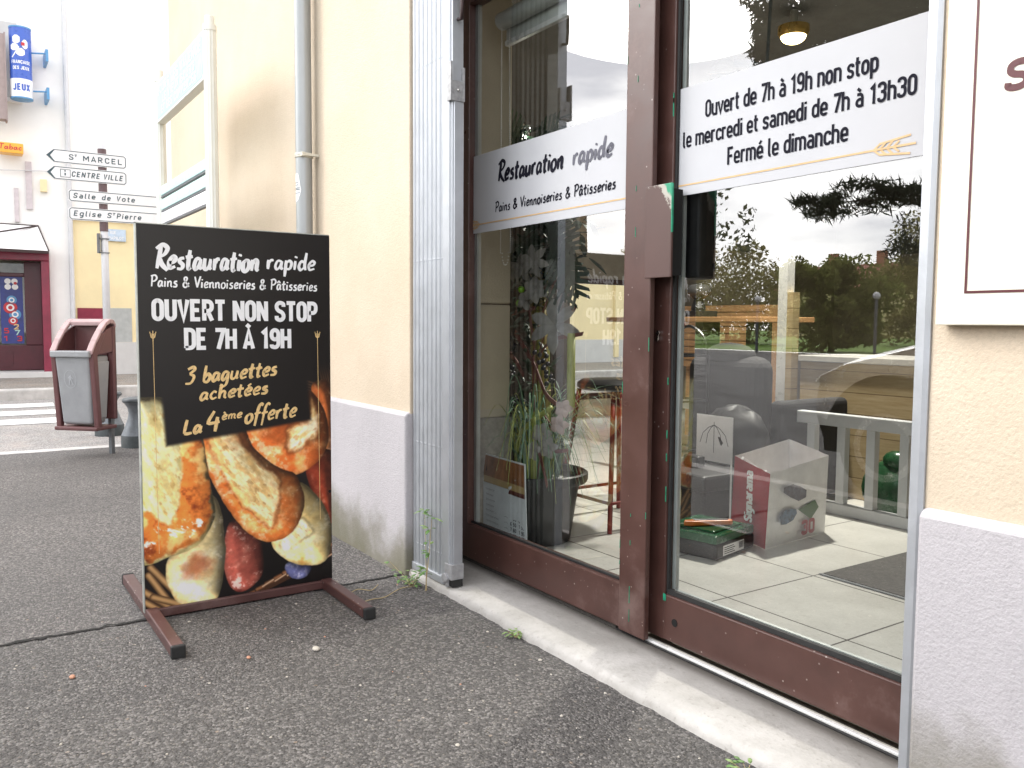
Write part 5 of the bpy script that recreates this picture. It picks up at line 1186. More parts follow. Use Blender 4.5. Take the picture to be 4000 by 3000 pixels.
for k in range(46):
    a = rg.uniform(-1.3, .9); d = Vector((math.cos(a), math.sin(a), 0)); ln = rg.uniform(.22, .42); st_ = Vector((-2.83, 1.98, .29)); tip = st_+d*ln
    if tip.y < 1.70 or tip.y > 2.4: continue
    b.cur = 0 if k % 3 else 1; hh = rg.uniform(.16, .42); ribbon(b, [st_, st_+d*ln*.3+Vector((0, 0, hh*.85)), st_+d*ln*.7+Vector((0, 0, hh)), tip+Vector((0, 0, hh*rg.uniform(-.2, .6)))], .008, .0015, d.cross(Vector((0, 0, 1))))
b.build('grass_blades', ['fern', 'bamboo_green'], fa)
def flower(b, c, n, ln, wd, face, open_=.9):
    f = Vector(face).normalized(); u = f.orthogonal().normalized(); v = f.cross(u)
    for k in range(n):
        a = 2*math.pi*k/n+rg.uniform(-.15, .15); d = (u*math.cos(a)+v*math.sin(a))*open_+f*(1-open_)*1.2; s_ = d.cross(f).normalized(); P = []
        for t, w_ in ((0, .2), (.3, .8), (.6, 1), (.85, .6), (1, .08)):
            p = Vector(c)+d*ln*t+f*ln*(.35*t-.55*t*t); P += [p-s_*wd*w_/2, p+f*wd*.10*w_, p+s_*wd*w_/2]
        b.add(P, [(i*3+k2, i*3+k2+1, i*3+k2+4, i*3+k2+3) for i in range(4) for k2 in (0, 1)])
for c, n, ln, wd, fc, mt in (((-2.60, 1.93, .93), 6, .125, .05, (.5, -.8, .2), 'petal'), ((-2.80, 1.93, 1.03), 5, .05, .035, (.3, -.9, .2), 'petal'), ((-2.72, 1.92, 1.07), 6, .065, .038, (.4, -.8, .1), 'petal'), ((-2.95, 1.93, 1.19), 6, .14, .05, (.2, -.8, -.4), 'petal'), ((-2.83, 1.94, 1.16), 6, .07, .035, (.3, -.9, -.1), 'petal'),
                      ((-2.70, 1.90, 1.18), 6, .075, .035, (.4, -.9, 0), 'petal'), ((-2.585, 1.86, .52), 5, .05, .034, (.4, -.8, .2), 'petal'), ((-2.54, 1.86, .47), 5, .05, .034, (.3, -.9, .1), 'petal'), ((-2.50, 1.88, .56), 5, .045, .032, (.5, -.8, 0), 'petal_pink'), ((-2.50, 1.90, .62), 5, .04, .03, (.6, -.7, .2), 'petal_pink'), ((-2.62, 1.85, .45), 5, .045, .032, (.2, -.9, .1), 'petal')):
    b = MB(); flower(b, c, n, ln, wd, fc); b.build('flower', mt, fa, smooth=True)
b = MB()
for k in range(70):
    t = rg.random(); b.sphere((-2.975+rg.gauss(0, .024*(1.2-t*.6)), 1.96+rg.gauss(0, .02), .88-.34*t), rg.uniform(.0095, .0125), 8, 6)
b.build('grape_bunch', 'grape', fa, smooth=True)
b = MB()
for k in range(14): b.sphere((-2.70+.10*k/14+rg.gauss(0, .012), 1.93+rg.gauss(0, .01), .82-.12*k/14+rg.gauss(0, .01)), .010, 8, 6)
b.build('grape_bunch', 'grape', fa, smooth=True)
b = MB()
for c in ((-2.845, 1.94, 1.075), (-2.86, 1.94, 1.02)): b.sphere(c, .014, 10, 7)
b.build('green_berry', 'lime', fa, smooth=True)
b = MB()
def jag(b, c, d, ln, wd):
    d = Vector(d).normalized(); s_ = d.cross(Vector((.3, -.9, .1))).normalized(); c = Vector(c)
    for k in range(7):
        t = .2+.8*k/7; p = c+d*ln*t; fz = (1-abs(t-.5)*1.2)
        for sg_ in (-1, 1):
            e = p+s_*sg_*wd*fz+d*ln*.22; b.add([p-d*.012, p+d*.016, e+d*.01, e-d*.006], [(0, 1, 2, 3)])
    b.add([c-s_*.01, c+s_*.01, c+d*ln+s_*.004, c+d*ln-s_*.004], [(0, 1, 2, 3)])
for c, d, ln, wd in (((-2.66, 1.95, 1.30), (.35, 0, -1), .30, .09), ((-2.62, 1.96, 1.24), (.5, 0, -.8), .24, .08), ((-2.70, 1.94, 1.34), (.75, 0, -.5), .25, .08), ((-2.75, 1.95, 1.30), (-.6, 0, -.4), .28, .09), ((-2.85, 1.95, 1.28), (-.9, 0, -.3), .24, .07), ((-2.85, 1.96, 1.6), (-.5, 0, .6), .25, .08), ((-2.85, 1.96, 1.6), (.7, 0, .3), .24, .08), ((-2.88, 1.96, 1.6), (.2, 0, -.8), .25, .09), ((-2.9, 1.96, 1.62), (-.8, 0, -.3), .24, .08), ((-2.80, 1.96, 1.66), (.9, 0, -.2), .2, .07)):
    jag(b, c, d, ln, wd)
for k in range(560):
    t = rg.random(); c = Vector((-2.83+rg.gauss(0, .10), 2.04+rg.uniform(-.08, .12), 1.14+.62*t)); a = rg.uniform(0, 6.28)
    leaf(b, c, (math.cos(a), math.sin(a)*.6, rg.uniform(-.6, .5)), rg.uniform(.05, .12), rg.uniform(.02, .045))
for k in range(330):
    c = Vector((-2.90+rg.gauss(0, .065), 2.02+rg.uniform(-.05, .08), rg.uniform(.42, 1.15))); a = rg.uniform(0, 6.28)
    leaf(b, c, (math.cos(a), math.sin(a)*.5, rg.uniform(-.6, .5)), rg.uniform(.03, .08), rg.uniform(.01, .03))
b.build('dark_leaves', 'dark_leaf', fa)
cb = thing('dark_cabinet', (-4.1, 3.0, .03), 'tall dark brown cabinet in the shadow behind the bouquet', 'cabinet')
b = MB(); b.box(-4.75, -3.93, 2.92, 3.03, .032, 1.9); b.build('carcass', mat('dark_wood', (.022, .016, .013), .5, var=.4, scale=4, stretch=(1, 1, 8)), cb, bevel=.005)
for x in (-4.74, -4.335):
    b = MB(); b.box(x, x+.395, 2.90, 2.919, .05, 1.88); dr_ = b.build('door', bpy.data.materials['dark_wood'], cb, bevel=.004)
    b = MB(); b.box(x+.34, x+.355, 2.885, 2.90, .9, 1.05); b.build('handle', 'steel', dr_)
# price poster leaning on the pot
pp = thing('price_poster', (-2.64, 1.73, .15), 'white bread price list with brown bread header leaning inside the shop window', 'poster')
a0, a1, a2, a3 = Vector((-2.852, 1.765, .419)), Vector((-2.512, 1.735, .422)), Vector((-2.462, 1.712, .128)), Vector((-2.778, 1.722, .128))
PN_ = (a1-a0).cross(a3-a0).normalized(); PN_ = PN_ if PN_.y < 0 else -PN_
bil = lambda u, v, o=0: a0.lerp(a1, u).lerp(a3.lerp(a2, u), v)+PN_*o
def pq(name, mt, u0, u1, v0, v1, o, par):
    b = MB(); b.quad(bil(u0, v0, o), bil(u1, v0, o), bil(u1, v1, o), bil(u0, v1, o)); b.lay = 1; return b.build(name, mt, par)
b = MB(); vs = [bil(0, 0), bil(1, 0), bil(1, 1), bil(0, 1)]; vs += [v-PN_*.003 for v in vs]; b.add(vs, [(0, 1, 2, 3), (7, 6, 5, 4), (0, 4, 5, 1), (1, 5, 6, 2), (2, 6, 7, 3), (3, 7, 4, 0)]); sh_ = b.build('sheet', mat('poster_paper', (.74, .78, .79), .4), pp)
pq('header', mat('bread_header', (.36, .155, .06), .4, var=.65, scale=14, stretch=(1.5, 1, .6)), .02, .985, .02, .29, .0010, pp)
pq('gold_band', mat('gold_band', (.50, .36, .16), .4, var=.1), .02, .985, .29, .375, .0012, pp); pq('column_head', mat('column_red', (.13, .04, .03), .4), .62, .985, .375, .43, .0013, pp)
OO = bil(0, 1, .0018); PUx = (a2-a3); PVz = (a0-a3); Wd = PUx.length; PUx = PUx.normalized(); PVn = PVz.normalized(); Hh = PVz.length
b = MB(); letters(b, 'Prix du pain', HAND, bil(0, 1, .0013), PUx, PVn, PN_, .028, .290, Hh*.775, .050, .0100, brush=.4, slant=.2, rise=0); b.build('lettering', 'white_print', pp)
b = MB(); letters(b, 'Prix du pain', HAND, bil(0, 1, .0024), PUx, PVn, PN_, .028, .290, Hh*.775, .050, .0058, brush=.5, slant=.2, rise=0); b.build('lettering', 'ink', pp)
b = MB()
for k, (n1, n2) in enumerate((('3 40', '0 85'), ('2 87', '1 15'), ('4 20', '1 05'), ('3 12', '1 20'), ('4 80', '0 60'), ('6 50', '1 95'), ('7 80', '1 95'), ('5 00', '0 25'))):
    z = Hh*(.525-.068*k); letters(b, n1, DIN, OO, PUx, PVn, PN_, Wd*.655, Wd*.785, z, .0130, .0026, sp=.1); letters(b, n2, DIN, OO, PUx, PVn, PN_, Wd*.845, Wd*.965, z, .0130, .0026, sp=.1)
    rg2 = random.Random(k); x = Wd*.08; 
    while x < Wd*(.30+.1*rg2.random()): b.stroke([(x, z+.002+rg2.uniform(0, .006)), (x+.004, z+.008), (x+.007, z+.001)], .0009, OO, PUx, PVn, PN_); x += .008
    b.stroke([(Wd*.52, z+.003), (Wd*.56, z+.006), (Wd*.6, z+.002)], .0009, OO, PUx, PVn, PN_)
b.build('lettering', 'ink', pp)
# roller blind with chain
rb = thing('roller_blind', (-2.3, 1.73, 2.05), 'rolled up pale blind with bead chain at the top of the shop window', 'blind')
b = MB(); b.tube([(-2.70, 1.745, 2.055), (-1.86, 1.745, 2.055)], .032, 16); b.box(-2.70, -1.86, 1.765, 1.771, 1.985, 2.06); b.build('cloth', mat('blind_cloth', (.50, .52, .50), .8), rb, smooth=True, auto=40)
b = MB(); b.box(-2.70, -1.86, 1.757, 1.777, 1.968, 1.987); b.build('bottom_bar', 'white_metal', rb, bevel=.003)
b = MB(); z = 2.03
for k in range(120):
    z = 2.03-.0072*k
    if z < 1.20: break
    b.sphere((-2.685, 1.735, z), .0026, 6, 4); b.sphere((-2.640-.02*(z-1.2), 1.75, z), .0026, 6, 4)
for k in range(11): t = math.pi*k/10; b.sphere((-2.662+.0225*math.cos(t), 1.742, 1.20-.045*math.sin(t)), .0026, 6, 4)
b.build('bead_chain', 'white_metal', rb)
# red tubular stool
rs = thing('red_stool', (-2.93, 2.53, .03), 'dark seat on red tube legs behind the flower pot', 'stool')
sc_ = Vector((-2.93, 2.53, 0))
for dx, dy in ((-.15, -.15), (.15, -.15), (.15, .15), (-.15, .15)):
    b = MB(); b.tube([sc_+Vector((dx*1.25, dy*1.25, .032)), sc_+Vector((dx*.8, dy*.8, .64))], .011, 8); b.build('leg', 'red_tube', rs, smooth=True)
b = MB(); b.tube([sc_+Vector((-.18, -.18, .16)), sc_+Vector((.18, -.18, .16)), sc_+Vector((.18, .18, .16)), sc_+Vector((-.18, .18, .16)), sc_+Vector((-.18, -.18, .16))], .008, 8); b.build('foot_ring', 'red_tube', rs)
b = MB(); b.lathe([(.16, 0), (.18, .01), (.18, .03), (.16, .045)], sc_+Vector((0, 0, .64)), 28); b.build('seat', 'black', rs, smooth=True, auto=40)
b = MB(); b.tube(spline3([sc_+Vector((.13, .1, .66)), sc_+Vector((.16, .1, .85)), sc_+Vector((.17, .12, .93)), sc_+Vector((.2, .22, .935))]), .013, 8); b.build('back_tube', 'red_tube', rs, smooth=True)
# bar table, coffee machine, black rack, chair, boxes
bt = thing('bar_table', (-3.8, 4.2, .03), 'high bar table with brown wooden top inside the shop', 'table')
b = MB(); b.box(-4.7, -3.30, 3.95, 4.45, .955, .988); b.build('top', 'wood', bt, bevel=.004)
for x in (-3.95, -3.52):
    b = MB(); b.box(x-.035, x+.035, 4.12, 4.28, .033, .955); b.build('leg', 'black', bt)
cm = thing('coffee_grinder', (-3.95, 4.15, .99), 'dark coffee grinder with round hopper standing on the bar table', 'coffee grinder')
b = MB(); b.box(-4.10, -3.92, 4.08, 4.26, .989, 1.03); b.lathe([(.045, .03), (.05, .06), (.035, .10), (.03, .12)], (-4.01, 4.17, .99), 20); b.build('body', 'black', cm, bevel=.005)
b = MB(); b.lathe([(.035, .12), (.075, .15), (.085, .18), (.07, .21), (.03, .22)], (-4.01, 4.17, .99), 20); b.build('hopper', mat('hopper', (.06, .06, .06), .2), cm, smooth=True)
kr = thing('wire_rack', (-3.25, 3.05, .03), 'black wire display rack with arched top just inside the door', 'rack')
b = MB()
for y_, x_ in ((3.0, -3.30), (3.0, -3.02), (3.22, -3.30), (3.22, -3.02)): b.tube([(x_, y_, .032), (x_, y_, .78)], .008, 6)
for y_ in (3.0, 3.22):
    b.tube(spline3([(-3.30, y_, .78), (-3.26, y_, .88), (-3.16, y_, .93), (-3.06, y_, .88), (-3.02, y_, .78)]), .008, 6)
for z in (.3, .55, .78): b.tube([(-3.30, 3.0, z), (-3.02, 3.0, z), (-3.02, 3.22, z), (-3.30, 3.22, z), (-3.30, 3.0, z)], .006, 6)
for k in range(4): b.tube(spline3([(-3.27+.06*k, 3.0, .3), (-3.27+.06*k, 3.0, .62), (-3.25+.06*k, 3.0, .68), (-3.23+.06*k, 3.0, .62), (-3.23+.06*k, 3.0, .3)]), .005, 6)
b.build('frame', 'black', kr)
ch = thing('black_armchair', (-3.1, 3.5, .03), 'charcoal upholstered armchair in the middle of the shop', 'armchair')
gm = mat('charcoal_cloth', (.016, .0155, .017), .85, var=.3, scale=30, bump=.3)
b = MB(); b.box(-3.25, -2.75, 3.28, 3.44, .05, .78); b.build('backrest', gm, ch, bevel=.075, seg=5)
b = MB(); b.box(-3.28, -2.72, 3.40, 3.95, .06, .42); b.build('seat', gm, ch, bevel=.04, seg=4)
for x in (-3.30, -2.78):
    b = MB(); b.box(x, x+.09, 3.40, 3.95, .05, .56); b.build('armrest', gm, ch, bevel=.03, seg=3)
b = MB(); b.sphere((-3.0, 3.36, .78), .16, 14, 8, (1, .5, .42)); o = b.build('dark_cushion', gm, None, smooth=True, loc=(-3, 3.36, .78)); tag(o, 'soft dark bundle slumped over the armchair backrest', 'cushion')
tc_ = thing('black_tool_case', (-2.65, 2.85, .03), 'low black tool case on the tiles behind the green box', 'tool case')
b = MB(); b.box(-2.98, -2.56, 2.72, 3.02, .031, .22); b.build('case', 'black', tc_, bevel=.015); b = MB(); b.box(-2.99, -2.55, 2.71, 3.03, .20, .275); b.build('lid', mat('case_lid', (.03, .03, .032), .5, var=.3), tc_, bevel=.015)
b = MB(); b.box(-2.82, -2.72, 2.85, 2.9, .276, .33); b.build('handle', 'black', tc_, bevel=.01)
pb_ = thing('umbrella_notice', (-2.83, 3.05, .3), 'white paper with a thin black umbrella drawing propped on the black case', 'paper')
b = MB(); b.box(-2.93, -2.70, 3.055, 3.058, .276, .50); sh2 = b.build('sheet', 'white_print', pb_)
b = MB(); OO = (0, 3.0535, 0)
for w_ in (.09, .05, .0): b.stroke([(-2.815-w_, .36), (-2.815-w_*.8, .41), (-2.815-w_*.4, .44), (-2.815, .455), (-2.815+w_*.4, .44), (-2.815+w_*.8, .41), (-2.815+w_, .36)] if w_ else [(-2.815, .47), (-2.815, .32)], .003, OO, UX, UZ, NY)
b.build('drawing', 'ink', sh2)
bb_ = MB(); bb_.sphere((-2.78, 3.16, .40), .17, 16, 10, (1.15, .6, .85)); rgb_ = random.Random(6); bb_.v = [tuple(Vector(v)+Vector((rgb_.uniform(-.012, .012), rgb_.uniform(-.012, .012), rgb_.uniform(-.012, .012)))) for v in bb_.v]
o = bb_.build('black_bag', mat('bag_nylon', (.015, .015, .017), .55, var=.3, scale=14, bump=.8, bscale=10), None, smooth=True, loc=(-2.78, 3.16, .03)); tag(o, 'crumpled black bag leaning against the front of the armchair', 'bag')
# green box with orange cutter, shopping bag
Rz = lambda a, c: Matrix.Translation(c) @ Matrix.Rotation(a, 4, 'Z')
gb = thing('green_tool_box', (-2.36, 2.53, .03), 'low black tool box with dark green lid on the tiled floor', 'tool box')
mg = Rz(rad(12), (-2.36, 2.53, .031))
b = MB(); b.box(-.135, .135, -.15, .15, 0, .062, mg); b.build('base', 'black', gb, bevel=.012)
b = MB(); b.box(-.132, .132, -.147, .147, .062, .095, mg); b.box(-.10, .10, -.11, .11, .095, .104, mg); b.build('lid', mat('green_lid', (.010, .085, .035), .25, var=.2), gb, bevel=.014, seg=3)
b = MB(); b.quad(*[mg @ Vector(p) for p in ((.1355, -.10, .012), (.1355, .06, .012), (.1355, .06, .052), (.1355, -.10, .052))]); lbx = b.build('label', 'sign_white', gb)
b = MB()
for k in range(9): y_ = .02+.004*k; b.quad(*[mg @ Vector(p) for p in ((.1362, y_, .022), (.1362, y_+(.0025 if k % 3 else .0015), .022), (.1362, y_+(.0025 if k % 3 else .0015), .048), (.1362, y_, .048))])
for k in range(4): z = .018+.008*k; b.quad(*[mg @ Vector(p) for p in ((.1362, -.092, z), (.1362, -.01-.012*(k % 2), z), (.1362, -.01-.012*(k % 2), z+.003), (.1362, -.092, z+.003))])
b.build('label_print', 'ink', lbx)
kn = thing('box_cutter', (-2.33, 2.52, .14), 'orange and black box cutter lying on the green tool box lid', 'knife')
mk = Rz(rad(62), (-2.33, 2.50, .1365))
b = MB(); b.prism([(-.10, -.014), (-.06, -.022), (.0, -.017), (.09, -.015), (.105, -.008), (.105, .012), (.09, .017), (-.05, .018), (-.09, .012)], (0, 0, 0), (1, 0, 0), (0, 1, 0), (0, 0, .020)); b.v = [tuple(mk @ Vector(v)) for v in b.v]; b.build('body', mat('orange_plastic', (.62, .16, .02), .4), kn, bevel=.005)
b = MB(); b.box(-.055, .085, -.008, .008, .0202, .024, mk); b.build('slider', 'black', kn, bevel=.002)
b = MB(); b.box(-.13, -.095, -.006, .006, .007, .0085, mk); b.build('blade', 'steel', kn)
bg_ = thing('shopping_bag', (-2.30, 2.93, .03), 'white and red printed shopping bag standing open on the tiles', 'shopping bag')
c0 = Vector((-2.475, 2.80, .031)); c1 = Vector((-2.215, 2.715, .031)); c2 = Vector((-2.262, 3.165, .031)); c3 = Vector((-2.52, 3.25, .031)); zt = Vector((0, 0, .325))
tl = [c0+zt+Vector((-.01, .03, .012)), c1+zt+Vector((.0, .02, -.018)), c2+zt+Vector((.015, -.01, .02)), c3+zt+Vector((-.01, 0, .05))]
def side(p, q_, r_, s_, nm, mt, par, bul=.012):
    b = MB(); n = 8; nn_ = (q_-p).cross(Vector((0, 0, 1))).normalized(); rg3 = random.Random(len(nm)+int(abs(p.x)*100))
    for i in range(n+1):
        for j in range(n+1):
            u, v = i/n, j/n; pt_ = p.lerp(q_, u).lerp(s_.lerp(r_, u), v)+nn_*bul*math.sin(math.pi*u)*math.sin(math.pi*v)+nn_*rg3.uniform(-.003, .003)*(0 < i < n and 0 < j); b.v.append(tuple(pt_))
    for i in range(n):
        for j in range(n): a = i*(n+1)+j; b.f.append((a, a+n+1, a+n+2, a+1)); b.mi.append(0)
    return b.build(nm, mt, par, smooth=True)
bw = mat('bag_white', (.82, .82, .82), .5, var=.1, scale=12, bump=.3, bscale=14); brd = mat('bag_red', (.34, .022, .035), .5, var=.12, scale=14, bump=.3, bscale=16)
s1 = side(c0, c1, tl[1], tl[0], 'red_side', brd, bg_); s2 = side(c1, c2, tl[2], tl[1], 'white_side', bw, bg_); side(c2, c3, tl[3], tl[2], 'back_side', bw, bg_); side(c3, c0, tl[0], tl[3], 'back_side', bw, bg_)
e1 = (c1-c0).normalized(); n1_ = e1.cross(Vector((0, 0, 1))).normalized(); W1 = (c1-c0).length
b = MB(); letters(b, 'Signarama', DIN, c0+n1_*.020, (0, 0, 1), -e1, n1_, 0.095, .305, -W1*.74, .060, .011, sp=.08); b.build('lettering', 'white_print', s1)
b = MB(); b.quad(*[c0+n1_*.006+e1*(t*W1)+Vector((0, 0, z)) for t, z in ((-.005, 0), (.05, 0), (.05, .33), (-.005, .335))]); b.build('seam', 'white_print', s1)
e2 = (c2-c1).normalized(); n2_ = e2.cross(Vector((0, 0, 1))).normalized(); OO = c1+n2_*.021
b = MB(); b.stroke([(.09, .235), (.15, .225), (.21, .205), (.26, .20)], [.02, .055, .06, .03], OO, e2, UZ, n2_); b.build('printed_van', mat('print_dark', (.10, .10, .13), .5, var=.6, scale=40), s2)
b = MB(); b.stroke([(.07, .11), (.11, .12), (.16, .125), (.19, .135)], [.035, .06, .05, .02], OO, e2, UZ, n2_); b.build('printed_machine', mat('print_blue', (.08, .13, .20), .5, var=.7, scale=40), s2)
b = MB(); b.poly([OO+n2_*.0005+e2*u+Vector((0, 0, z)) for u, z in ((.20, .14), (.33, .165), (.36, .13), (.30, .085))]); b.lay = 1; b.build('printed_lawn', mat('print_green', (.07, .15, .05), .5), s2)
b = MB(); letters(b, '30', DIN, OO+n2_*.001, e2, UZ, n2_, .23, .33, .03, .055, .016, rnd=.12); b.build('anniversary_number', brd, s2)
b = MB(); b.tube(spline3([tl[0]+Vector((.06, -.02, 0)), tl[0]+Vector((.08, .05, -.05)), tl[1]+Vector((-.06, .1, -.06)), tl[1]+Vector((-.05, .03, 0))]), .008, 6); b.build('handle', bw, bg_)
# grey railing, pine counter, post, mat, green bag
rl = thing('grey_railing', (-2.6, 3.535, .03), 'low grey painted railing across the shop floor', 'railing')
b = MB(); b.box(-4.0, -1.5, 3.51, 3.56, .455, .515); b.build('top_rail', 'grey_paint', rl, bevel=.004); b = MB(); b.box(-2.75, -1.5, 3.51, 3.56, .032, .085); b.build('bottom_rail', 'grey_paint', rl, bevel=.004)
for x in (-2.905, -2.76, -2.61, -2.44, -2.285, -2.12, -1.95):
    b = MB(); b.box(x-.022, x+.022, 3.515, 3.555, .085, .455); b.build('baluster', 'grey_paint', rl, bevel=.003)
pn = thing('pine_counter', (-2.3, 3.95, .03), 'knotty pine board counter behind the grey railing', 'counter')
q = NT('pine'); z = q.sep()[2]; x_ = q.sep()[0]
gr = q.noise(7, 6, .65, stretch=(1, 1, 9)); vo = q.n('ShaderNodeTexVoronoi', Scale=5.5); q.l(q.tc.outputs['Object'], vo.inputs['Vector'])
c = q.mix(q.ramp(gr, (.3, 0.0), (.7, 1.0)), (.34, .24, .12), (.46, .36, .21)); c = q.mix(q.ramp(vo.outputs['Distance'], (.03, 1.0), (.075, 0.0)), c, (.20, .09, .03))
pl_ = q.math('FRACT', q.math('MULTIPLY', z, 9.0)); c = q.mix(q.ramp(pl_, (.02, 1.0), (.05, 0.0)), c, (.12, .07, .03)); q.col(c); q.rough(.5)
b = MB(); b.box(-2.99, .6, 3.92, 3.96, .032, .74); b.build('board_panel', q.m, pn); b = MB(); b.box(-2.995, .6, 3.90, 4.4, .741, .775); b.build('worktop', mat('worktop_grey', (.40, .39, .37), .35), pn, bevel=.004)
po_ = thing('white_post', (-3.07, 3.88, .03), 'slim white post with pine edge standing by the counter', 'post')
b = MB(); b.box(-3.10, -3.04, 3.85, 3.91, .032, 1.38); b.build('shaft', 'white_metal', po_); b = MB(); b.box(-3.0395, -3.0, 3.852, 3.908, .032, 1.12); b.build('pine_edge', q.m, po_)
b = MB(); b.box(-1.866, -.95, 2.615, 3.6, .0325, .0385); o = b.build('floor_mat', mat('mat_grey', (.085, .08, .075), .95, var=.25, scale=40, bump=.5), None, loc=(-1.4, 3, .03)); tag(o, 'dark grey floor mat at the right behind the glass door', 'mat')
b = MB(); b.box(-1.878, -.95, 2.603, 2.616, .0325, .036); b.build('border', 'galv_dark', o)
b = MB(); b.sphere((-2.30, 3.75, .15), .15, 16, 10, (1.1, .7, 1.0)); b.sphere((-2.27, 3.72, .30), .06, 10, 7, (1.3, .8, .8)); o = b.build('green_bag', mat('green_film', (.012, .06, .022), .25, var=.4, scale=12, bump=.8, bscale=12), None, smooth=True, loc=(-2.3, 3.75, .03)); tag(o, 'dark green plastic bag slumped behind the grey railing', 'bag')
cr_ = thing('wooden_crate', (-4.3, 4.9, .03), 'orange brown wooden slat crate stack at the back of the shop', 'crate')
for k in range(9):
    b = MB(); b.box(-4.95, -4.15, 4.98, 5.02, .60+.055*k, .648+.055*k); b.build('slat', 'wood', cr_)
b = MB(); b.box(-4.95, -4.15, 5.021, 5.4, .032, 1.09); b.build('body', 'wood', cr_)
# lamps inside
lp = thing('ceiling_lamp', (-2.90, 3.66, 2.5), 'lit round ceiling lamp seen above the opening hours band', 'lamp')
b = MB(); b.lathe([(.066, -.02), (.078, -.005), (.078, .03)], (-2.90, 3.66, 2.44), 28); b.build('ring', mat('lamp_ring', (.7, .45, .12), .3, .6), lp, smooth=True, auto=40)
b = MB(); b.sphere((-2.90, 3.66, 2.422), .064, 20, 12, (1, 1, .62)); b.build('bulb', mat('lamp_glow', (1, .80, .42), .5, emit=5.0), lp)
b = MB(); b.tube([(-2.90, 3.66, 2.46), (-2.90, 3.66, 2.56)], .02, 8); b.build('stem', 'white_metal', lp)
sl = thing('spot_lamp', (-3.06, 2.1, 1.75), 'small bright spot lamp above the flower arrangement', 'lamp')
b = MB(); b.lathe([(.018, .0), (.026, .03), (.022, .05), (.008, .06)], (-3.06, 2.1, 1.745), 16); b.build('shade', 'steel', sl, smooth=True)
b = MB(); b.sphere((-3.058, 2.09, 1.742), .015, 10, 7); b.build('bulb', mat('spot_glow', (1, .95, .85), .5, emit=14.0), sl)
b = MB(); b.tube(spline3([(-3.06, 2.1, 1.80), (-3.16, 2.12, 1.80), (-3.3, 2.12, 1.84)]), .006, 6); b.build('arm', 'galv_dark', sl)
s2_ = thing('glass_spot_lamp', (-2.2, 2.45, 1.9), 'unlit clear glass spot lamp hanging above the hours band', 'lamp')
b = MB(); b.tube([(-2.16, 2.40, 1.885), (-2.10, 2.44, 1.875)], .014, 10); b.tube([(-2.10, 2.44, 1.875), (-2.06, 2.46, 1.87), (-2.04, 2.47, 2.55)], .006, 8); b.build('holder', 'galv_dark', s2_)
b = MB(); b.lathe([(.012, 0), (.045, -.03), (.055, -.055)], (-2.19, 2.38, 1.91), 20); b.build('shade', 'glass_far', s2_, smooth=True)

for nm, loc, e, sz, c, dn in (('ceiling_lamp_light', (-2.90, 3.66, 2.37), 50, .13, (1, .94, .84), True), ('spot_lamp_light', (-3.02, 2.10, 1.72), 3, .03, (1, .93, .82), True)):
    l_ = bpy.data.lights.new(nm, 'AREA'); l_.shape = 'DISK'; l_.size = sz; l_.energy = e; l_.color = c
    o = bpy.data.objects.new(nm, l_); COL.objects.link(o); o.location = loc
# ------------------------------------------------------------------ across the street: what the glass mirrors
M['bark'] = mat('bark', (.10, .075, .055), .9, var=.35, scale=9, bump=.6, bscale=25)
def leafglow(q):
    df = q.n('ShaderNodeBsdfDiffuse'); tl = q.n('ShaderNodeBsdfTranslucent'); ms = q.n('ShaderNodeMixShader'); ms.inputs[0].default_value = .5
    src = q.b.inputs['Base Color'].links[0].from_socket
    q.l(src, df.inputs[0]); q.l(src, tl.inputs[0]); q.l(df.outputs[0], ms.inputs[1]); q.l(tl.outputs[0], ms.inputs[2]); q.l(ms.outputs[0], q.t.nodes['Material Output'].inputs[0])
def leafmat(nm, a): 
    q = NT(nm); q.col(q.ramp(q.noise(1.4, 6, .7), (.3, tuple(v*.55 for v in a)), (.7, tuple(min(1, v*1.5) for v in a)))); q.rough(.6); leafglow(q); M[nm] = q.m
leafmat('foliage', (.22, .24, .08)); leafmat('foliage_olive', (.30, .27, .12)); leafmat('needles', (.075, .085, .055)); leafmat('foliage_broad', (.20, .21, .12))
def crown(b, c, R, n, size, seed, clumps=14, slim=1.0):
    rs = np.random.RandomState(seed); c = np.array(c); R = np.array(R); un = lambda a: a/np.linalg.norm(a, axis=1)[:, None]
    cl = un(rs.randn(clumps, 3))*rs.uniform(.35, .85, (clumps, 1)); cr_ = rs.uniform(.20, .42, clumps); i = rs.randint(clumps, size=n)
    p = c+R*(cl[i]+un(rs.randn(n, 3))*(cr_[i]*rs.rand(n)**.4)[:, None]); p[:, 2] = np.where(p[:, 2] < .02, np.abs(p[:, 2])*.4+.02, p[:, 2])
    u = un(rs.randn(n, 3)); v = un(np.cross(u, rs.randn(n, 3))); s_ = (size*rs.uniform(.5, 1.5, n))[:, None]
    Q = np.stack([p-u*s_, p-v*s_*.45*slim, p+u*s_, p+v*s_*.45*slim], 1).reshape(-1, 3); o = len(b.v)
    b.v += [tuple(x) for x in Q.tolist()]; b.f += [(o+4*k, o+4*k+1, o+4*k+2, o+4*k+3) for k in range(n)]; b.mi += [b.cur]*n
def tree(nm, loc, label, cat, trunk, limbs, crowns, mt, seed, group=None):
    t = thing(nm, loc, label, cat, group); b = MB()
    if trunk: b.tube([Vector(loc)+Vector(p) for p, r in trunk], [r for p, r in trunk], 10)
    for P, r0 in limbs: b.tube(spline3([Vector(loc)+Vector(p) for p in P], 3), [r0*(1-.8*i/((len(P)-1)*3)) for i in range((len(P)-1)*3+1)], 7)
    if b.v: b.build('trunk', 'bark', t, smooth=True)
    b = MB()
    for k, (c, R, n, s_, *sl) in enumerate(crowns): crown(b, Vector(loc)+Vector(c), R, n, s_, seed+k, 16, sl[0] if sl else 1)
    b.build('crown', mt, t); return t
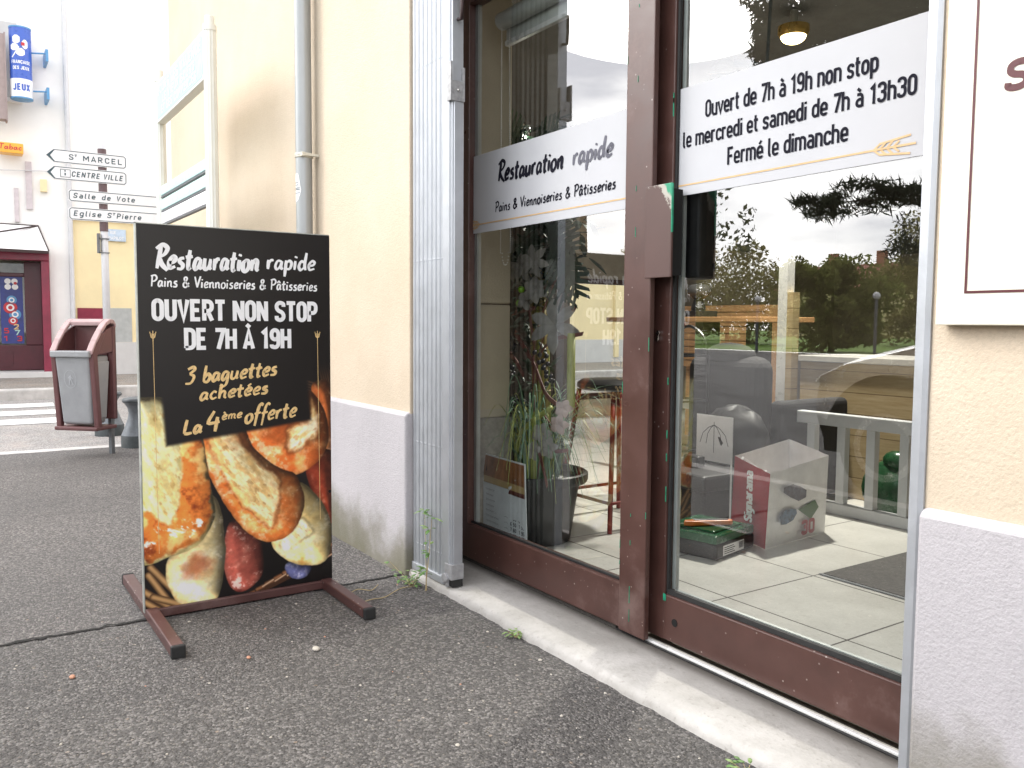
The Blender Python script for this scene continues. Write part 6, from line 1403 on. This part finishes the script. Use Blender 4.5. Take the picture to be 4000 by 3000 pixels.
rg = random.Random(31)
GR = 'shrubs across the street'
for k, (x, y, h_, r_, lb, mt) in enumerate(((-19.2, -23.5, 3.3, 2.2, 'weeping dark shrub mirrored in the middle of the door glass', 'foliage'), (-30, -30, 4.6, 4.5, 'wide olive bush mirrored left of the weeping shrub', 'foliage_olive'), (-22, -36, 5.0, 4.2, 'tall olive hedge mirrored behind the weeping shrub', 'foliage_olive'),
        (-14, -34, 4.2, 3.6, 'brown green bush mirrored right of the weeping shrub', 'foliage_olive'), (-7, -33, 4.8, 4.0, 'dark bush mirrored near the right frame of the door', 'foliage'), (-40, -36, 5.5, 5.0, 'far left bush mirrored beside the lock plate', 'foliage_olive'), (-50, -34, 5.5, 5.0, 'outermost bush of the mirrored park row', 'foliage'), (-27, -44, 6.4, 4.5, 'rearmost tall bush under the mirrored red roof', 'foliage'), (-12, -44, 5.4, 5.0, 'rearmost bush mirrored at the right of the row', 'foliage'))):
    h_ *= 1.22
    tree('shrub', (x, y, -.02), lb, 'shrub', [((0, 0, -.05), .12), ((0, 0, h_*.5), .06)], [], [((0, 0, h_*.5), (r_, r_, h_*.52), 7000, .11), ((0, 0, h_*.22), (r_*.95, r_*.95, h_*.3), 3500, .11)], mt, 100+k, GR)
tree('pine_tree', (-7.0, -9.9, -.03), 'big dark pine whose branches are mirrored in the top right of the door glass', 'tree', [((0, 0, -.1), .24), ((.1, 0, 3.5), .20), ((0, 0, 8), .12)],
     [([(0, 0, 2.4), (-.5, .9, 2.9), (-1.0, 1.9, 2.85)], .05), ([(0, 0, 4.6), (-.5, 1.0, 5.4), (-1.0, 2.4, 6.0)], .07), ([(0, 0, 5.2), (1.2, .5, 6.0), (2.4, .8, 6.3)], .06), ([(0, 0, 2.0), (-.05, .8, 2.3), (-.1, 1.6, 2.25)], .03)],
     [((-.85, 1.7, 2.90), (1.15, .9, .30), 2200, .10, .25), ((-1.0, 2.0, 6.2), (1.7, 1.4, 1.2), 15000, .12, .3), ((-.4, 1.3, 5.4), (1.5, 1.3, .8), 4200, .11, .3), ((.6, .6, 6.9), (2.2, 1.8, 1.3), 3400, .13, .25), ((-.95, 2.9, 4.95), (1.0, .9, .75), 5000, .11, .3), ((-.1, 1.5, 2.2), (.38, .4, .42), 500, .08, .25)], 'needles', 200)
tree('street_tree', (-8.0, -4.3, -.03), 'broad leaved street tree mirrored at the left of the door glass', 'tree', [((0, 0, -.1), .10), ((0, .0, 1.4), .08), ((.1, .0, 3.0), .04)],
     [([(0, 0, 1.4), (.3, -.05, 1.9), (.8, -.1, 2.2)], .03), ([(0, 0, 1.9), (.1, .1, 2.6), (.3, .1, 3.0)], .03)], [((.75, -.15, 2.2), (.6, .5, .45), 420, .045, .9), ((.25, .0, 2.8), (.65, .6, .5), 420, .045, .9)], 'foliage_broad', 300)
tree('street_tree', (-14.2, -8.0, -.03), 'slender street tree mirrored in the upper right of the fixed shop window', 'tree', [((0, 0, -.1), .14), ((0, 0, 2.2), .10), ((0, 0, 4.2), .05)], [], [((.2, .2, 4.3), (1.6, 1.5, .9), 2400, .075, .9)], 'foliage_broad', 320)
rh = thing('red_roofed_house', (-38, -52, 0), 'far house with red roof and chimneys mirrored above the bushes', 'house')
b = MB(); b.box(-52, -38, -72, -60, -.05, 4.2); b.build('wall', 'house_cream', rh); b = MB(); b.prism([(-12.5, 4.2), (-6, 6.6), (.5, 4.2)], (-52.5, -60, 0), (0, 1, 0), (0, 0, 1), (15, 0, 0)); ro = b.build('roof', mat('roof_tile', (.36, .12, .07), .8, var=.3, scale=3), rh)
for x in (-50, -45, -40): b = MB(); b.box(x, x+.7, -66.4, -65.7, 5.6, 7.7); b.build('chimney', 'brick_chip', ro)
for x in (-20.5, -15.8):
    t = thing('park_lamp', (x, -21.0, -.03), ('left' if x < -18 else 'right')+' small globe lamp post mirrored before the rocks', 'street lamp', 'park lamps across the street'); b = MB(); b.tube([(x, -21, -.03), (x, -21, 1.8)], .05, 10); b.build('pole', 'galv_dark', t); b = MB(); b.sphere((x, -21, 1.9), .12, 14, 9); b.build('globe', 'white_print', t, smooth=True)
for k, (x, r_) in enumerate(((-14.6, .8), (-13.2, .95), (-11.6, 1.0), (-10.2, .9))):
    b = MB(); b.sphere((x, -22.8, .3), r_, 9, 6, (1, .6, .95)); rg4 = random.Random(k); b.v = [tuple(Vector(v)+Vector((rg4.uniform(-.12, .12), rg4.uniform(-.1, .1), rg4.uniform(-.1, .1)))) for v in b.v]
    o = b.build('boulder', mat('boulder_stone', (.45, .40, .28), .9, var=.3, scale=2, bump=.5, bscale=6) if k == 0 else bpy.data.materials['boulder_stone'], None, loc=(x, -22.8, 0)); tag(o, ('leftmost', 'second', 'third and largest', 'rightmost')[k]+' pale boulder of the row mirrored at the right of the door glass', 'boulder', 'boulders at the lawn edge')
sl_ = thing('street_light', (-24, -20, 0), 'tall thin street light mast mirrored at the left of the door glass', 'street lamp')
b = MB(); b.tube([(-24, -20, -.1), (-24, -20, 6.5), (-23.4, -19.6, 6.9)], .06, 8); b.build('mast', 'galv_dark', sl_)
# parked car
car = thing('parked_car', (-1.4, -1.75, -.035), 'silver hatchback parked at the kerb and mirrored in the door glass', 'car')
M['car_paint'] = mat('car_paint', (.84, .83, .81), .24, .85, .03); M['car_glass'] = mat('car_glass', (.02, .022, .025), .05)
CYc, zb = -1.80, -.035
st = [(-3.36, .36, .52, .56, .52), (-3.28, .28, .66, .70, .68), (-3.05, .24, .74, .78, .79), (-2.55, .22, .86, .90, .84), (-2.25, .22, .92, 1.0, .85), (-1.75, .22, .96, 1.36, .86), (-1.2, .22, .97, 1.47, .86), (-.3, .22, .98, 1.48, .86), (.35, .22, .98, 1.38, .85), (.72, .26, .96, 1.05, .83), (.82, .34, .80, .84, .76)]
b = MB(); ring = []
for (x, zl, zbelt, zr, hw) in st:
    tw = hw*(.72 if zr-zbelt > .2 else .93)
    ring.append([(x, CYc+s_*w_, zb+z) for s_, w_, z in ((1, hw*.90, zl), (1, hw, zl+.14), (1, hw*1.01, (zl+zbelt)/2), (1, hw*.97, zbelt), (1, tw, zr-.03), (1, tw*.8, zr+.0), (-1, tw*.8, zr), (-1, tw, zr-.03), (-1, hw*.97, zbelt), (-1, hw*1.01, (zl+zbelt)/2), (-1, hw, zl+.14), (-1, hw*.90, zl))])
n = 12
for i in range(len(ring)):
    b.v += ring[i]
for i in range(len(ring)-1):
    for k in range(n-1):
        b.f.append((i*n+k, i*n+k+1, (i+1)*n+k+1, (i+1)*n+k)); gl = (k in (3, 7) and 4 <= i <= 8) or (k in (4, 5, 6) and i in (4, 8)); b.mi.append(1 if gl else (2 if k in (0, 10) else 0))
    b.f.append((i*n+n-1, i*n, (i+1)*n, (i+1)*n+n-1)); b.mi.append(2)
b.f += [tuple(range(n-1, -1, -1)), tuple(range((len(ring)-1)*n, len(ring)*n))]; b.mi += [0, 0]; b.cur = 1
b.build('body', ['car_paint', 'car_glass', 'rubber'], car, smooth=True, auto=28)
for x in (-2.68, -.12):
    for s_ in (1, -1):
        y = CYc+s_*.80; b = MB(); b.lathe([(.17, -.095), (.27, -.095), (.305, -.07), (.305, .07), (.27, .095), (.17, .095)], (0, 0, 0), 30); b.v = [(x+v[0], y+v[2], zb+.305+v[1]) for v in b.v]; wh = b.build('wheel', 'rubber', car, smooth=True, auto=35)
        b = MB(); b.lathe([(.0, -.07), (.19, -.085), (.19, .085), (.0, .07)], (0, 0, 0), 24); b.v = [(x+v[0], y+v[2]*1.16, zb+.305+v[1]) for v in b.v]; b.build('rim', 'steel', wh)
        b = MB(); b.lathe([(.34, -.02), (.40, -.02), (.40, .02), (.34, .02)], (0, 0, 0), 30); b.v = [(x+v[0], CYc+s_*.862+v[2], max(zb+.24, zb+.305+v[1])) for v in b.v]; b.build('wheel_arch', 'rubber', car)
for s_ in (1, -1):
    b = MB(); b.sphere((-3.20, CYc+s_*.60, zb+.62), .11, 12, 8, (1.2, 1.0, .6)); b.build('headlight', 'glass_far', car, smooth=True)
    b = MB(); b.box(-2.0, -1.85, CYc+s_*.9-.05, CYc+s_*.9+.05, zb+.95, zb+1.06); b.build('mirror', 'car_paint', car, bevel=.02)
